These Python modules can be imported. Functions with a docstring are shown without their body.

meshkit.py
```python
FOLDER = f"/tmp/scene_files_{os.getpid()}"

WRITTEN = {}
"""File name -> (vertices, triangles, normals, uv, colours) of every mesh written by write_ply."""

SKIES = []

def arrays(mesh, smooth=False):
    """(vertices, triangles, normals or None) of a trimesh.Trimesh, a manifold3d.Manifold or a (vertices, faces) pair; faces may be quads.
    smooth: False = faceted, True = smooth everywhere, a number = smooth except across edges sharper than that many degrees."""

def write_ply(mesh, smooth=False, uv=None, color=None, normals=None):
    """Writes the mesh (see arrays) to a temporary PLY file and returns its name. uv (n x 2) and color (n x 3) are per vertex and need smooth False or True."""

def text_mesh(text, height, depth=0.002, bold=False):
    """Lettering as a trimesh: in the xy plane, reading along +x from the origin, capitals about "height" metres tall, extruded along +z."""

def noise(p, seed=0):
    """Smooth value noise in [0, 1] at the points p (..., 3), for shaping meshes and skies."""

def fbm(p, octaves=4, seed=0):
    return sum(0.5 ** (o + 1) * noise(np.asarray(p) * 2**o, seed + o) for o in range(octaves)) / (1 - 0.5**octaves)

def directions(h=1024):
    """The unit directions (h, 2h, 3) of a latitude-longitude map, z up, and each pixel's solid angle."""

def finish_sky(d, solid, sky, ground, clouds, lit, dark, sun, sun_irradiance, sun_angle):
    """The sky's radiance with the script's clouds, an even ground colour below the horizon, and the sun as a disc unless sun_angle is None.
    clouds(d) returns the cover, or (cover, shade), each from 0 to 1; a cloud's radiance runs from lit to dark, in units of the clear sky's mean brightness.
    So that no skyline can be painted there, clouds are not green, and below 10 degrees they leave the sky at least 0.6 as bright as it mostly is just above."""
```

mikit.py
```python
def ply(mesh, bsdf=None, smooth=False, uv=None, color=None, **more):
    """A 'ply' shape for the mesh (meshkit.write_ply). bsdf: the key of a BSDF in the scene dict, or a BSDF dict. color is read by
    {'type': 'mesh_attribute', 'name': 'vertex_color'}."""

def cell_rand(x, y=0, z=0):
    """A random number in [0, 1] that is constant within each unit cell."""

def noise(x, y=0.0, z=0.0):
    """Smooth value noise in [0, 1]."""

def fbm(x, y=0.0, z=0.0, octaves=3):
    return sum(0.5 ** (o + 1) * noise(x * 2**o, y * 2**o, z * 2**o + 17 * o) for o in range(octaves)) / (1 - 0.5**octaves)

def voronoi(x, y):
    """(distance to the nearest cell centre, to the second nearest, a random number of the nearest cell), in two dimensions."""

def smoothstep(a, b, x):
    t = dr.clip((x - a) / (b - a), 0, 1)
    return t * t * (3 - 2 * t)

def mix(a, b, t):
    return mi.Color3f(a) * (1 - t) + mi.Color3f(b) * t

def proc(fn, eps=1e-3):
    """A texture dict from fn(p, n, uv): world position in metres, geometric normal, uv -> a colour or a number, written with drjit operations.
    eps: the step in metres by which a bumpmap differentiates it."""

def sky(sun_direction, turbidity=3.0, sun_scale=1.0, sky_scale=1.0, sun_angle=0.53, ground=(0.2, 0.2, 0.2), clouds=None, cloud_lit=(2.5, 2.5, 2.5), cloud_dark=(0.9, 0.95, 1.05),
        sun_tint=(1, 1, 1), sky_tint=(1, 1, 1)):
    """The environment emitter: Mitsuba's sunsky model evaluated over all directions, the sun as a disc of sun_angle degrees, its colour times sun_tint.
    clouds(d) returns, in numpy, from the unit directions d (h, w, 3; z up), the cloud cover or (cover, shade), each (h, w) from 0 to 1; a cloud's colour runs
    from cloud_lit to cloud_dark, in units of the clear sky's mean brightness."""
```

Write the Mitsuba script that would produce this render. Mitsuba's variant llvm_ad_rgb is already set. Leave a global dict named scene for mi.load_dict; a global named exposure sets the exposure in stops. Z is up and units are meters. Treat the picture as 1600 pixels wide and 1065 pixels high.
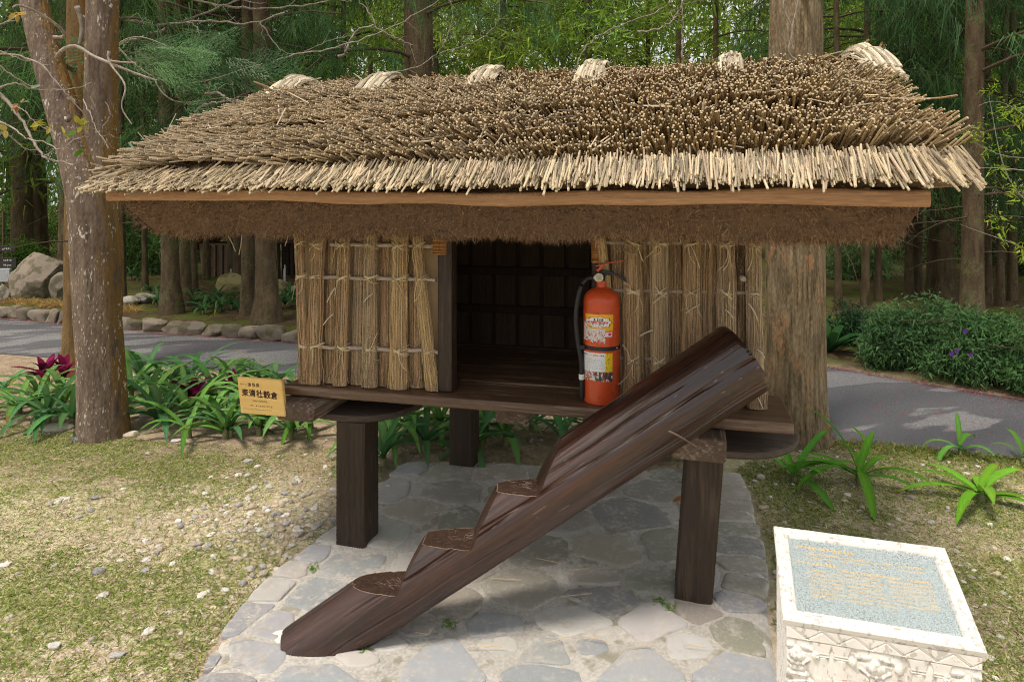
import math
import numpy as np, trimesh, drjit as dr, mitsuba as mi, mikit, manifold3d as m3
import shapely, meshkit
from shapely.geometry import Polygon, Point, box as sbox, LineString
from mikit import proc, noise, fbm, voronoi, cell_rand, smoothstep, mix
from meshkit import noise as vnoise, fbm as vfbm, text_mesh

T = mi.ScalarTransform4f
F, EYE, U0, V0 = 1067.0, 1.5, 800.0, 320.0      # focal length in photo pixels, eye height, horizon point
# ---------------------------------------------------------------- camera, sky, exposure
scene = {
    'camera': {'type': 'perspective', 'fov': 2 * math.degrees(math.atan(800 / F)), 'fov_axis': 'x', 'near_clip': 0.05, 'far_clip': 400.0,
               'principal_point_offset_x': 0.0, 'principal_point_offset_y': (532.5 - V0) / 1065.0,
               'to_world': T().look_at(origin=[0, 0, EYE], target=[0, 10, EYE], up=[0, 0, 1])},
    'sky': mikit.sky((-0.28, -0.32, 1.0), turbidity=3, sun_scale=0.3, sun_angle=14, sun_tint=(0.95, 1.0, 1.10), sky_scale=1.0, clouds=lambda d: 1.0,
                     cloud_lit=(1.15, 1.15, 1.16), cloud_dark=(0.9, 0.95, 1.05), ground=(0.12, 0.12, 0.08)),
}
exposure = 3.1
labels = {}
R = np.random.default_rng(7)

# ---------------------------------------------------------------- helpers
_n = {}
def newkey(name, parent=None):
    k = (parent + '__' if parent else '') + name
    i = _n.get(k, 0); _n[k] = i + 1
    return k if i == 0 else f'{k}_{i:03d}'

def tag(k, label=None, cat=None, group=None, kind=None):
    d = {a: b for a, b in (('label', label), ('category', cat), ('group', group), ('kind', kind)) if b}
    if d: labels[k] = d

def thing(name, label, cat, group=None):
    k = newkey(name); tag(k, label, cat, group); return k

ORD = 'leftmost second third fourth fifth sixth seventh eighth ninth tenth eleventh twelfth thirteenth fourteenth fifteenth sixteenth seventeenth eighteenth nineteenth twentieth'.split()
ORD += ['twenty-' + w for w in ['first'] + ORD[1:9]] + ['thirtieth'] + ['thirty-' + w for w in ['first'] + ORD[1:9]]
def nth(i): return ORD[i] if i == 0 else ORD[i] + ' from the left'
def obj(name, mesh, mat, parent=None, smooth=False, color=None, uv=None, label=None, cat=None, group=None, kind=None):
    k = newkey(name, parent)
    v = mesh[0] if isinstance(mesh, tuple) else None
    if color is not None and smooth not in (True, False):      # split at sharp edges first; the colour is one for the whole mesh
        v, f, _ = meshkit.arrays(mesh, smooth); mesh, smooth = (v, f), True
    if color is not None:
        color = np.broadcast_to(np.asarray(color, float), (len(v), 3))
    scene[k] = mikit.ply(mesh, mat, smooth=smooth, color=color, uv=uv)
    tag(k, label, cat, group, kind)
    return k

def at(u, v, d): return np.array([(u - U0) / F * d, d, EYE - (v - V0) / F * d])
def gnd(u, v, z=0.0): return at(u, v, (EYE - z) * F / (v - V0))
def unit(a): a = np.asarray(a, float); return a / (np.linalg.norm(a, axis=-1, keepdims=True) + 1e-12)
HA = -0.2566
HU, HV, HO = np.array([math.cos(HA), math.sin(HA), 0]), np.array([-math.sin(HA), math.cos(HA), 0]), np.array([0, 2.696, 0])
def hut(p):
    p = np.asarray(p, float); return HO + p[..., :1] * HU + p[..., 1:2] * HV + p[..., 2:3] * np.array([0, 0, 1.0])
def hutdir(p):
    p = np.asarray(p, float); return p[..., :1] * HU + p[..., 1:2] * HV + p[..., 2:3] * np.array([0, 0, 1.0])

def join(parts):
    vs, fs, at_ = [], [], 0
    for v, f in parts:
        vs.append(v); fs.append(f + at_); at_ += len(v)
    return np.vstack(vs), np.vstack(fs)
def tm(m): return np.array(m.vertices, float), np.array(m.faces)
def grid_faces(nr, nc, wrap=False):
    i, j = np.meshgrid(np.arange(nr - 1), np.arange(nc if wrap else nc - 1), indexing='ij')
    a, b = i * nc + j, i * nc + (j + 1) % nc
    q = np.stack([a, b, b + nc, a + nc], -1).reshape(-1, 4)
    return np.vstack([q[:, [0, 1, 2]], q[:, [0, 2, 3]]])

def frames(p):
    t = unit(np.gradient(p, axis=0))
    a = np.cross(t, np.where(np.abs(t[:, 2:]) < 0.9, [0, 0, 1.0], [1.0, 0, 0])); a = unit(a)
    return t, a, np.cross(t, a)
def tube(p, r, sides=6, cap=True):
    p = np.asarray(p, float); t, a, b = frames(p)
    ang = np.arange(sides) * 2 * np.pi / sides
    r = np.broadcast_to(r, (len(p),))
    v = p[:, None] + r[:, None, None] * (np.cos(ang)[None, :, None] * a[:, None] + np.sin(ang)[None, :, None] * b[:, None])
    v = v.reshape(-1, 3); f = grid_faces(len(p), sides, True)
    if cap:
        n = len(v); v = np.vstack([v, p[:1], p[-1:]]); j = np.arange(sides); k = (j + 1) % sides; o = (len(p) - 1) * sides
        f = np.vstack([f, np.stack([k, j, j * 0 + n], 1), np.stack([o + j, o + k, j * 0 + n + 1], 1)])
    return v, f
def curve(pts, n=12):
    from scipy.interpolate import CubicSpline
    pts = np.asarray(pts, float); s = np.r_[0, np.cumsum(np.linalg.norm(np.diff(pts, axis=0), axis=1))]
    return CubicSpline(s, pts)(np.linspace(0, s[-1], n))
def rods(P, Q, r, sides=5, tip=1.0):
    """Many straight rods P->Q with capped far end; returns (v, f, param): param 0 at base, 1 near end, 2 on the cap centre."""
    P, Q = np.asarray(P, float), np.asarray(Q, float); n = len(P)
    t = unit(Q - P); a = unit(np.cross(t, np.where(np.abs(t[:, 2:]) < 0.9, [0, 0, 1.0], [1.0, 0, 0]))); b = np.cross(t, a)
    ang = np.arange(sides) * 2 * np.pi / sides + 0.4
    ring = np.cos(ang)[None, :, None] * a[:, None] + np.sin(ang)[None, :, None] * b[:, None]
    r = np.broadcast_to(r, (n,))[:, None, None]
    v = np.concatenate([P[:, None] + ring * r, Q[:, None] + ring * r * tip, Q[:, None] + ring * r * tip, Q[:, None] + t[:, None] * 0.0004], 1)
    m = 3 * sides + 1; j = np.arange(sides); k = (j + 1) % sides
    f = np.vstack([np.stack([j, k, k + sides], 1), np.stack([j, k + sides, j + sides], 1), np.stack([j + 2 * sides, k + 2 * sides, j * 0 + 3 * sides], 1)])
    f = (f[None] + (np.arange(n) * m)[:, None, None]).reshape(-1, 3)
    par = np.tile(np.r_[np.zeros(sides), np.ones(sides), np.full(sides + 1, 2.0)], (n, 1))
    return v.reshape(-1, 3), f, par.reshape(-1), m
def strips(P, D, S, L, W, bend, segs=2):
    """Blades: base P, direction D, side S, length L, width W, droop towards -z by bend*L; vectorised. Returns v, f, verts per blade."""
    n = len(P); s = np.linspace(0, 1, segs + 1)
    L, W, bend = (np.broadcast_to(x, (n,)).astype(float) for x in (L, W, bend))
    mid = P[:, None] + D[:, None] * (L[:, None] * s)[..., None]
    mid[..., 2] -= (bend * L)[:, None] * s ** 2
    w = W[:, None] * np.where(s < 0.35, 0.6 + 1.1 * s, 1.0 - ((s - 0.35) / 0.65).clip(0) ** 1.6 * 0.97)
    a, b = mid + S[:, None] * w[..., None] / 2, mid - S[:, None] * w[..., None] / 2
    v = np.stack([a, b], 2).reshape(-1, 3)
    f = np.concatenate([np.array([[2 * i, 2 * i + 1, 2 * i + 3], [2 * i, 2 * i + 3, 2 * i + 2]]) for i in range(segs)])
    m = 2 * (segs + 1)
    return v, (f[None] + (np.arange(n) * m)[:, None, None]).reshape(-1, 3), m
def hullbox(c, s, b=0.006, rot=None, jitter=0.0, seed=0):
    """Chamfered box, centre c, full sizes s."""
    s = np.asarray(s, float) / 2; pts = []
    for x in (-1, 1):
        for y in (-1, 1):
            for z in (-1, 1):
                k = np.array([x, y, z]) * s
                for ax in range(3):
                    q = k - np.array([x, y, z]) * b; q[ax] = k[ax]; pts.append(q)
    pts = np.array(pts)
    if jitter: pts = pts + np.random.default_rng(seed).normal(0, jitter, pts.shape)
    if rot is not None: pts = pts @ np.asarray(rot).T
    h = trimesh.convex.convex_hull(pts + np.asarray(c, float))
    return tm(h)
def hutbox(x0, x1, y0, y1, z0, z1, b=0.005, jitter=0.0, seed=0):
    v, f = hullbox([(x0 + x1) / 2, (y0 + y1) / 2, (z0 + z1) / 2], [x1 - x0, y1 - y0, z1 - z0], b, None, jitter, seed)
    return hut(v), f
def lathe(profile, n=32):
    pr = np.asarray(profile, float); ang = np.arange(n) * 2 * np.pi / n
    v = np.stack([pr[:, :1] * np.cos(ang), pr[:, :1] * np.sin(ang), np.repeat(pr[:, 1:], n, 1)], -1).reshape(-1, 3)
    f = grid_faces(len(pr), n, True)
    return v, f
def rotz(v, a): c, s = math.cos(a), math.sin(a); return v @ np.array([[c, s, 0], [-s, c, 0], [0, 0, 1.0]])

# ---------------------------------------------------------------- materials
def P(color, rough=0.8, spec=0.3, two=True, **more):
    c = color if isinstance(color, dict) else ({'type': 'rgb', 'value': list(color)})
    d = {'type': 'principled', 'base_color': c, 'roughness': rough, 'specular': spec, **more}
    return {'type': 'twosided', 'bsdf': d} if two else d
VC = {'type': 'mesh_attribute', 'name': 'vertex_color'}
def bumped(inner, fn, eps=1e-3, scale=1.0):
    return {'type': 'twosided', 'bsdf': {'type': 'bumpmap', 'bump': proc(fn, eps), 'scale': scale, 'bsdf': inner}}

# uv of the ground: x = forest litter, y = bare soil
def ground_col(p, n, uv):
    a = fbm(p.x * 3.1, p.y * 3.1, 0, 4); b = fbm(p.x * 23, p.y * 23, 5, 4); c = noise(p.x * 160, p.y * 160, 2); e = noise(p.x * 55, p.y * 80, 9)
    soil = mix((0.36, 0.29, 0.205), (0.62, 0.545, 0.43), dr.clip(b * 1.3 - 0.15 + 0.5 * (c - 0.5), 0, 1))
    moss = mix((0.25, 0.26, 0.10), (0.43, 0.41, 0.20), b)
    lawn = mix(soil, moss, smoothstep(0.42, 0.62, 0.6 * a + 0.4 * b) * 0.6)
    lawn = mix(lawn, (0.66, 0.60, 0.49), smoothstep(0.80, 0.9, e) * 0.7)
    bare = mix((0.20, 0.15, 0.10), (0.42, 0.335, 0.24), dr.clip(b + 0.6 * (c - 0.5), 0, 1))
    litter = mix((0.035, 0.026, 0.016), (0.12, 0.085, 0.045), dr.clip(b + 0.7 * (c - 0.5), 0, 1))
    litter = mix(litter, (0.075, 0.10, 0.02), smoothstep(0.46, 0.62, a) * 0.8)
    return mix(mix(lawn, bare, uv.y), litter, uv.x)
def ground_bump(p, n, uv): return 0.012 * noise(p.x * 55, p.y * 55) + 0.005 * noise(p.x * 190, p.y * 190)
scene['m_ground'] = bumped({'type': 'principled', 'base_color': proc(ground_col), 'roughness': 0.95, 'specular': 0.1}, ground_bump, 2e-3)

def road_col(p, n, uv):
    x, y = p.x * 0.92 + p.y * 0.39, p.y * 0.92 - p.x * 0.39
    a = fbm(x * 1.3, y * 4.6, 3, 5); c = noise(p.x * 210, p.y * 210, 1); d = fbm(x * 0.5, y * 1.4, 11, 4)
    base = mix((0.062, 0.064, 0.072), (0.118, 0.118, 0.128), dr.clip(d * 1.5 - 0.25, 0, 1))
    base = mix(base, (0.29, 0.285, 0.285), smoothstep(0.53, 0.60, a) * 0.55 * (0.5 + 0.5 * c))
    base = base * (0.75 + 0.5 * c)
    red = smoothstep(0.86, 0.90, noise(p.x * 38, p.y * 38, 8)) * smoothstep(0.4, 0.7, fbm(p.x * 2, p.y * 2, 20, 2))
    return mix(base, (0.20, 0.045, 0.055), red * 0.6)
scene['m_road'] = P(proc(road_col), 0.6, 0.35)

def mortar_col(p, n, uv):
    a = fbm(p.x * 5, p.y * 5, 2, 4); c = noise(p.x * 140, p.y * 140, p.z * 140); b = fbm(p.x * 30, p.y * 30, 4, 3)
    col = mix((0.34, 0.325, 0.295), (0.54, 0.525, 0.485), dr.clip(a * 0.8 + b * 0.5 - 0.15, 0, 1)) * (0.8 + 0.4 * c)
    return mix(col, (0.17, 0.155, 0.09), smoothstep(0.58, 0.72, 0.6 * fbm(p.x * 8, p.y * 8, 31, 3) + 0.4 * b) * 0.6)
def rough_bump(p, n, uv): return 0.006 * fbm(p.x * 45, p.y * 45, 0.0, 2) + 0.002 * noise(p.x * 240, p.y * 240)
scene['m_mortar'] = bumped({'type': 'principled', 'base_color': proc(mortar_col), 'roughness': 0.9, 'specular': 0.2}, rough_bump, 1e-3)

def stone_blend(p, n, uv):
    return smoothstep(0.46, 0.66, 0.6 * fbm(p.x * 17, p.y * 17, p.z * 17, 4) + 0.4 * fbm(p.x * 70, p.y * 70, p.z * 70, 3)) * 0.7 + 0.25 * smoothstep(0.5, 0.8, noise(p.x * 190, p.y * 190, p.z * 190))
def dust_col(p, n, uv):
    return mix((0.30, 0.275, 0.24), (0.58, 0.555, 0.51), fbm(p.x * 60, p.y * 60, p.z * 60, 3))
def stone_bump(p, n, uv): return 0.006 * fbm(p.x * 32, p.y * 32, p.z * 32, 2) + 0.0014 * noise(p.x * 210, p.y * 210, p.z * 210)
scene['m_stone'] = {'type': 'twosided', 'bsdf': {'type': 'bumpmap', 'bump': proc(stone_bump, 1e-3), 'scale': 1.0, 'bsdf': {
    'type': 'blendbsdf', 'weight': proc(stone_blend), 'a': P(VC, 0.75, 0.35, False), 'b': P(proc(dust_col), 0.9, 0.2, False)}}}

def woodfn(axis, dark, light, worn=None, k=1.0):
    def fn(p, n, uv):
        X = p.x * HU[0] + (p.y - HO[1]) * HU[1]; Y = p.x * HV[0] + (p.y - HO[1]) * HV[1]; Z = p.z
        g, a, b = {'x': (X, Y, Z), 'y': (Y, X, Z), 'z': (Z, X, Y)}[axis]
        s = fbm(g * 4 * k, a * 90 * k, b * 90 * k, 3); l = fbm(g * 1.3, a * 9, b * 9, 3); sp = noise(g * 30, a * 260, b * 260)
        c = mix(dark, light, dr.clip(0.75 * s + 0.6 * l - 0.22, 0, 1)) * (0.78 + 0.44 * sp)
        if worn is not None: c = mix(c, worn, smoothstep(0.52, 0.72, 0.6 * fbm(g * 8, a * 95, b * 95, 4) + 0.4 * fbm(g * 2.5, a * 12, b * 12 + 3, 3)) * 0.75)
        return c
    return fn
def woodbump(axis, amp=0.0018):
    def fn(p, n, uv):
        X = p.x * HU[0] + (p.y - HO[1]) * HU[1]; Y = p.x * HV[0] + (p.y - HO[1]) * HV[1]; Z = p.z
        g, a, b = {'x': (X, Y, Z), 'y': (Y, X, Z), 'z': (Z, X, Y)}[axis]
        return amp * noise(g * 6, a * 150, b * 150) + amp * 0.4 * noise(g * 14, a * 330, b * 330)
    return fn
def wood(name, axis, dark, light, worn=None, rough=0.6, spec=0.35, amp=0.0022):
    scene[name] = bumped({'type': 'principled', 'base_color': proc(woodfn(axis, dark, light, worn)), 'roughness': rough, 'specular': spec}, woodbump(axis, amp)) if amp else P(proc(woodfn(axis, dark, light, worn)), rough, spec)
wood('m_post', 'z', (0.022, 0.015, 0.011), (0.060, 0.038, 0.025), (0.10, 0.065, 0.042), 0.5, 0.35, 0)
wood('m_plank', 'x', (0.055, 0.032, 0.020), (0.165, 0.095, 0.054), (0.28, 0.20, 0.135), 0.38, 0.5)
wood('m_beam', 'y', (0.055, 0.036, 0.025), (0.17, 0.115, 0.080), (0.28, 0.22, 0.17), 0.75)
wood('m_eave', 'x', (0.27, 0.135, 0.06), (0.47, 0.28, 0.145), None, 0.55, 0.35, 0)
wood('m_inside', 'z', (0.022, 0.015, 0.011), (0.060, 0.038, 0.025), None, 0.8, 0.2, 0)  # post wood colour; held dark so doorway shade is partly in the colour
GLYPHS = {
  '達': '3,17 4,21 19,35 19,61 4,62 4,74 31,74 32,33 46,24 68,23 68,34 35,35 36,45 68,45 68,50 41,50 41,61 67,61 68,65 37,65 37,76 53,76 49,86 34,86 33,93 24,89 18,99 6,110 7,113 13,117 17,117 36,97 68,97 68,102 42,102 41,112 68,113 68,120 81,120 81,113 106,113 108,111 107,102 81,102 81,98 115,97 115,86 100,86 95,77 96,76 113,76 114,66 82,65 81,62 108,61 109,51 81,50 81,46 114,45 115,36 114,34 81,34 80,23 117,24 118,21 114,11 51,11 35,17 26,24 23,24 19,20 13,9 9,9;63,85 67,76 82,76 85,84 84,86',
  '悟': '1,64 5,76 8,98 18,98 18,120 31,120 31,101 38,102 45,87 47,96 64,96 65,104 44,105 44,117 113,116 113,105 78,105 77,97 105,96 106,85 104,70 117,69 116,58 41,58 40,69 59,70 61,84 46,84 47,76 37,73 34,84 31,86 31,7 18,8 18,77 16,77 14,64 11,60;74,84 72,70 92,70 93,84/47,51 108,52 108,7 96,7 95,12 61,12 58,6 47,7;60,25 96,24 96,40 60,40',
  '族': '2,14 11,31 16,62 16,90 3,90 3,101 26,102 16,116 18,119 29,120 39,107 40,102 53,102 54,96 60,105 65,120 77,119 74,106 116,105 116,94 76,93 81,90 78,81 111,80 110,69 90,68 91,55 116,54 115,43 94,42 101,29 118,17 111,7 101,12 92,21 86,31 71,15 58,7 55,7 48,14 49,17 63,24 71,32 76,41 75,43 52,44 52,55 78,55 78,69 71,69 63,57 59,57 52,62 52,65 62,76 67,92 57,77 52,78 46,83 50,90 29,90 29,76 51,75 49,24 46,14 39,9 24,9 21,17 22,21 35,21 36,23 37,64 28,64 24,31 14,9 9,7',
  '東': '3,17 4,20 28,31 41,42 16,44 16,90 53,92 52,97 8,97 6,98 7,110 53,110 53,120 66,120 66,110 115,109 115,99 113,97 66,96 66,91 105,90 105,44 79,42 95,29 117,20 117,16 110,8 90,17 67,35 65,6 53,7 52,35 36,21 12,8 9,9;66,55 92,54 92,62 66,62;67,80 66,73 92,73 92,80;29,55 53,54 53,62 29,62;53,79 29,80 29,73 53,73',
  '清': '2,78 8,87 19,83 31,74 32,82 67,82 67,87 39,88 39,97 41,98 66,98 67,101 35,102 30,96 27,96 23,101 8,110 8,113 13,119 23,116 34,108 36,108 37,112 67,112 67,120 80,120 80,112 111,112 112,110 111,101 80,101 81,98 107,98 109,96 108,87 80,87 80,83 115,82 115,71 32,72 28,66 23,63/41,8 42,68 106,67 106,16 102,9 96,7 80,8 78,18 93,19 93,25 55,25 54,8;54,37 92,36 93,41 55,42;54,54 92,53 93,56 55,57/6,14 24,55 28,57 34,53 36,49 19,10 15,8',
  '社': '44,22 76,23 76,70 50,70 50,82 76,83 76,120 89,120 89,83 113,83 115,81 114,70 89,70 89,23 116,23 117,11 45,10/1,51 2,54 11,59 26,74 34,86 33,88 4,89 5,100 27,100 17,116 23,120 28,120 39,106 39,100 46,100 51,97 51,92 38,69 53,53 47,43 44,43 35,52 35,7 33,5 22,6 22,51 6,41',
  '穀': '2,18 4,22 12,26 19,34 6,35 5,45 27,46 27,50 12,49 9,58 37,62 5,65 5,85 62,85 62,77 64,77 69,84 71,92 71,116 104,116 104,83 114,84 116,73 96,73 92,80 92,105 83,105 81,83 73,69 107,68 111,66 111,60 107,49 97,32 105,24 118,18 118,15 113,8 104,10 89,22 65,6 61,8 57,16 51,14 41,23 39,22 38,6 27,7 27,24 11,11 7,11;82,55 85,46 87,43 90,43 96,56;54,54 39,51 39,46 61,45 60,35 44,34 60,23 58,18 72,24 80,31 70,55 64,58 64,69 62,69 62,65 52,65 49,63 55,57/4,103 5,113 27,113 27,120 39,120 39,113 63,112 63,102 39,101 39,98 60,98 60,87 8,87 8,98 27,98 27,102',
  '倉': '1,83 2,86 14,89 34,99 48,109 57,120 68,119 70,117 68,112 82,101 100,92 118,87 117,82 111,75 96,79 96,45 35,45 33,44 34,41 98,41 98,7 86,7 85,10 40,10 37,5 28,5 26,24 14,10 11,10 4,17 4,20 14,29 20,41 23,59 23,78 8,74;56,100 72,87 71,83 87,83 68,96 61,104;40,30 39,21 86,21 86,30;36,59 36,55 84,56 83,59;36,70 83,69 84,72 37,73;47,93 34,83 57,84',
}
# ---------------------------------------------------------------- ground, road
FAR = np.array([[-40, 19], [-14, 11.6], [-6.8, 9.04], [-4.23, 8.0], [-2.26, 7.37], [0.3, 6.95], [2.87, 6.376], [3.19, 6.04], [3.525, 5.655], [3.92, 5.247], [4.7, 4.4], [7.0, 2.2], [12, -3]])
NEAR = np.array([[-40, 16], [-14, 9.4], [-5.15, 6.87], [-2.13, 6.05], [0.0, 5.15], [1.99, 4.33], [2.45, 4.21], [3.01, 4.0], [3.6, 3.5], [5.4, 1.8], [10, -3.5]])
def dens(p, n):
    s = np.r_[0, np.cumsum(np.linalg.norm(np.diff(p, axis=0), axis=1))]; t = np.linspace(0, s[-1], n)
    return np.stack([np.interp(t, s, p[:, 0]), np.interp(t, s, p[:, 1])], 1)
farline, nearline = LineString(FAR), LineString(NEAR)
def side(line, xy):
    """signed distance, positive beyond the line as seen from the camera"""
    pts = shapely.points(xy[:, 0], xy[:, 1]); d = shapely.distance(line, pts)
    ring = Polygon(list(line.coords) + [(60, -60), (-60, -60)] )
    return np.where(shapely.contains(ring, pts), -d, d)
def height(xy):
    xy = np.atleast_2d(xy); t = side(farline, xy)
    sm = np.clip((t - 0.02) / 0.30, 0, 1); sm = sm * sm * (3 - 2 * sm)
    amp = np.where(xy[:, 0] < 1.0, 0.11, 0.05)
    z = amp * sm + np.clip(t - 0.4, 0, 40) * 0.012
    lawn = np.clip(-side(nearline, xy) / 0.3, 0, 1)
    q = np.c_[xy, xy[:, 0] * 0]
    z = z + lawn * (0.022 * (vfbm(q * 1.7, 3, 3) - 0.5) + 0.010 * (vfbm(q * 9, 3, 5) - 0.5)) + np.clip(t, 0, 1) * 0.10 * (vfbm(q * 0.7, 3, 8) - 0.5)
    pv = shapely.distance(PAVE, shapely.points(xy[:, 0], xy[:, 1]))
    return np.where(pv < 0.05, np.minimum(z, -0.004 - 0.02 * (0.05 - pv) / 0.05), z)
PAVE = Polygon([gnd(u, v)[:2] for u, v in [(150, 1330), (300, 1075), (345, 985), (390, 930), (430, 893), (480, 855), (535, 815), (592, 752), (630, 726), (690, 718), (800, 722), (960, 732), (1080, 735), (1160, 742),
               (1176, 775), (1186, 815), (1200, 860), (1206, 905), (1203, 950), (1215, 1010), (1228, 1080), (1240, 1330)]])
gx = np.concatenate([np.linspace(-70, -9, 40)[:-1], np.arange(-9, 7, 0.085), np.linspace(7, 70, 40)])
gy = np.concatenate([np.linspace(-14, 1.2, 14)[:-1], np.arange(1.2, 11, 0.085), np.linspace(11, 110, 45)])
GX, GY = np.meshgrid(gx, gy); xy = np.stack([GX.ravel(), GY.ravel()], 1)
gz = height(xy); dn = side(nearline, xy)
far_t = side(farline, xy)
litter = np.clip((far_t + 0.05) / 0.25, 0, 1)
q3 = np.c_[xy, xy[:, 0] * 0]
soil = np.clip((xy[:, 1] - 3.62 - 0.35 * (vfbm(q3 * 1.3, 3, 12) - 0.5)) / 0.35, 0, 1) * (xy[:, 0] < 1.2) + 0.8 * np.clip((dn + 0.35) / 0.25, 0, 1)
ground_mesh = (np.c_[xy, gz], grid_faces(len(gy), len(gx)))
obj('ground', ground_mesh, 'm_ground', smooth=True, uv=np.c_[litter, np.clip(soil, 0, 1)], kind='structure', label='patchy dry lawn, bare soil and forest floor around the granary')
n = 240
fa, ne = dens(FAR, n), dens(NEAR, n); rows = []
for k in np.linspace(0, 1, 9): rows.append(np.c_[ne * (1 - k) + fa * k, np.full(n, 0.006 + 0.03 * (1 - (2 * k - 1) ** 2))])
obj('asphalt_path', (np.concatenate(rows), grid_faces(9, n)), 'm_road', smooth=True, kind='structure', label='dark grey asphalt path with pale patches curving behind the granary')

# ---------------------------------------------------------------- stone paving
slab = PAVE.buffer(-0.01)
pv = trimesh.creation.extrude_polygon(slab.segmentize(0.05), 0.12, engine='earcut')
# top sheet as a grid clipped to the outline, so that it can be uneven
bx = slab.bounds; xs, ys = np.arange(bx[0], bx[2], 0.02), np.arange(bx[1], bx[3], 0.02)
XX, YY = np.meshgrid(xs, ys); pxy = np.stack([XX.ravel(), YY.ravel()], 1)
pp = shapely.points(pxy[:, 0], pxy[:, 1]); ins = shapely.contains(slab, pp); edge = shapely.distance(slab.exterior, pp) * np.where(ins, 1, -1)
pz = 0.012 + 0.010 * (vfbm(np.c_[pxy * 6, pxy[:, 0] * 0], 3, 2) - 0.5) - 0.06 * np.clip((0.045 - edge) / 0.06, 0, 1) ** 2
pf = grid_faces(len(ys), len(xs)); keep = (edge[pf] > -0.03).all(1); pf = pf[keep]
used = np.unique(pf); remap = np.full(len(pxy), -1); remap[used] = np.arange(len(used))
obj('stone_paving', (np.c_[pxy, pz][used], remap[pf]), 'm_mortar', smooth=True, kind='structure', label='crazy paving of flat stones set in pale mortar under the granary')
BG, TN, DK, OL, PL = (0.305, 0.32, 0.335), (0.32, 0.30, 0.26), (0.235, 0.24, 0.235), (0.29, 0.28, 0.235), (0.42, 0.41, 0.39)
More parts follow.
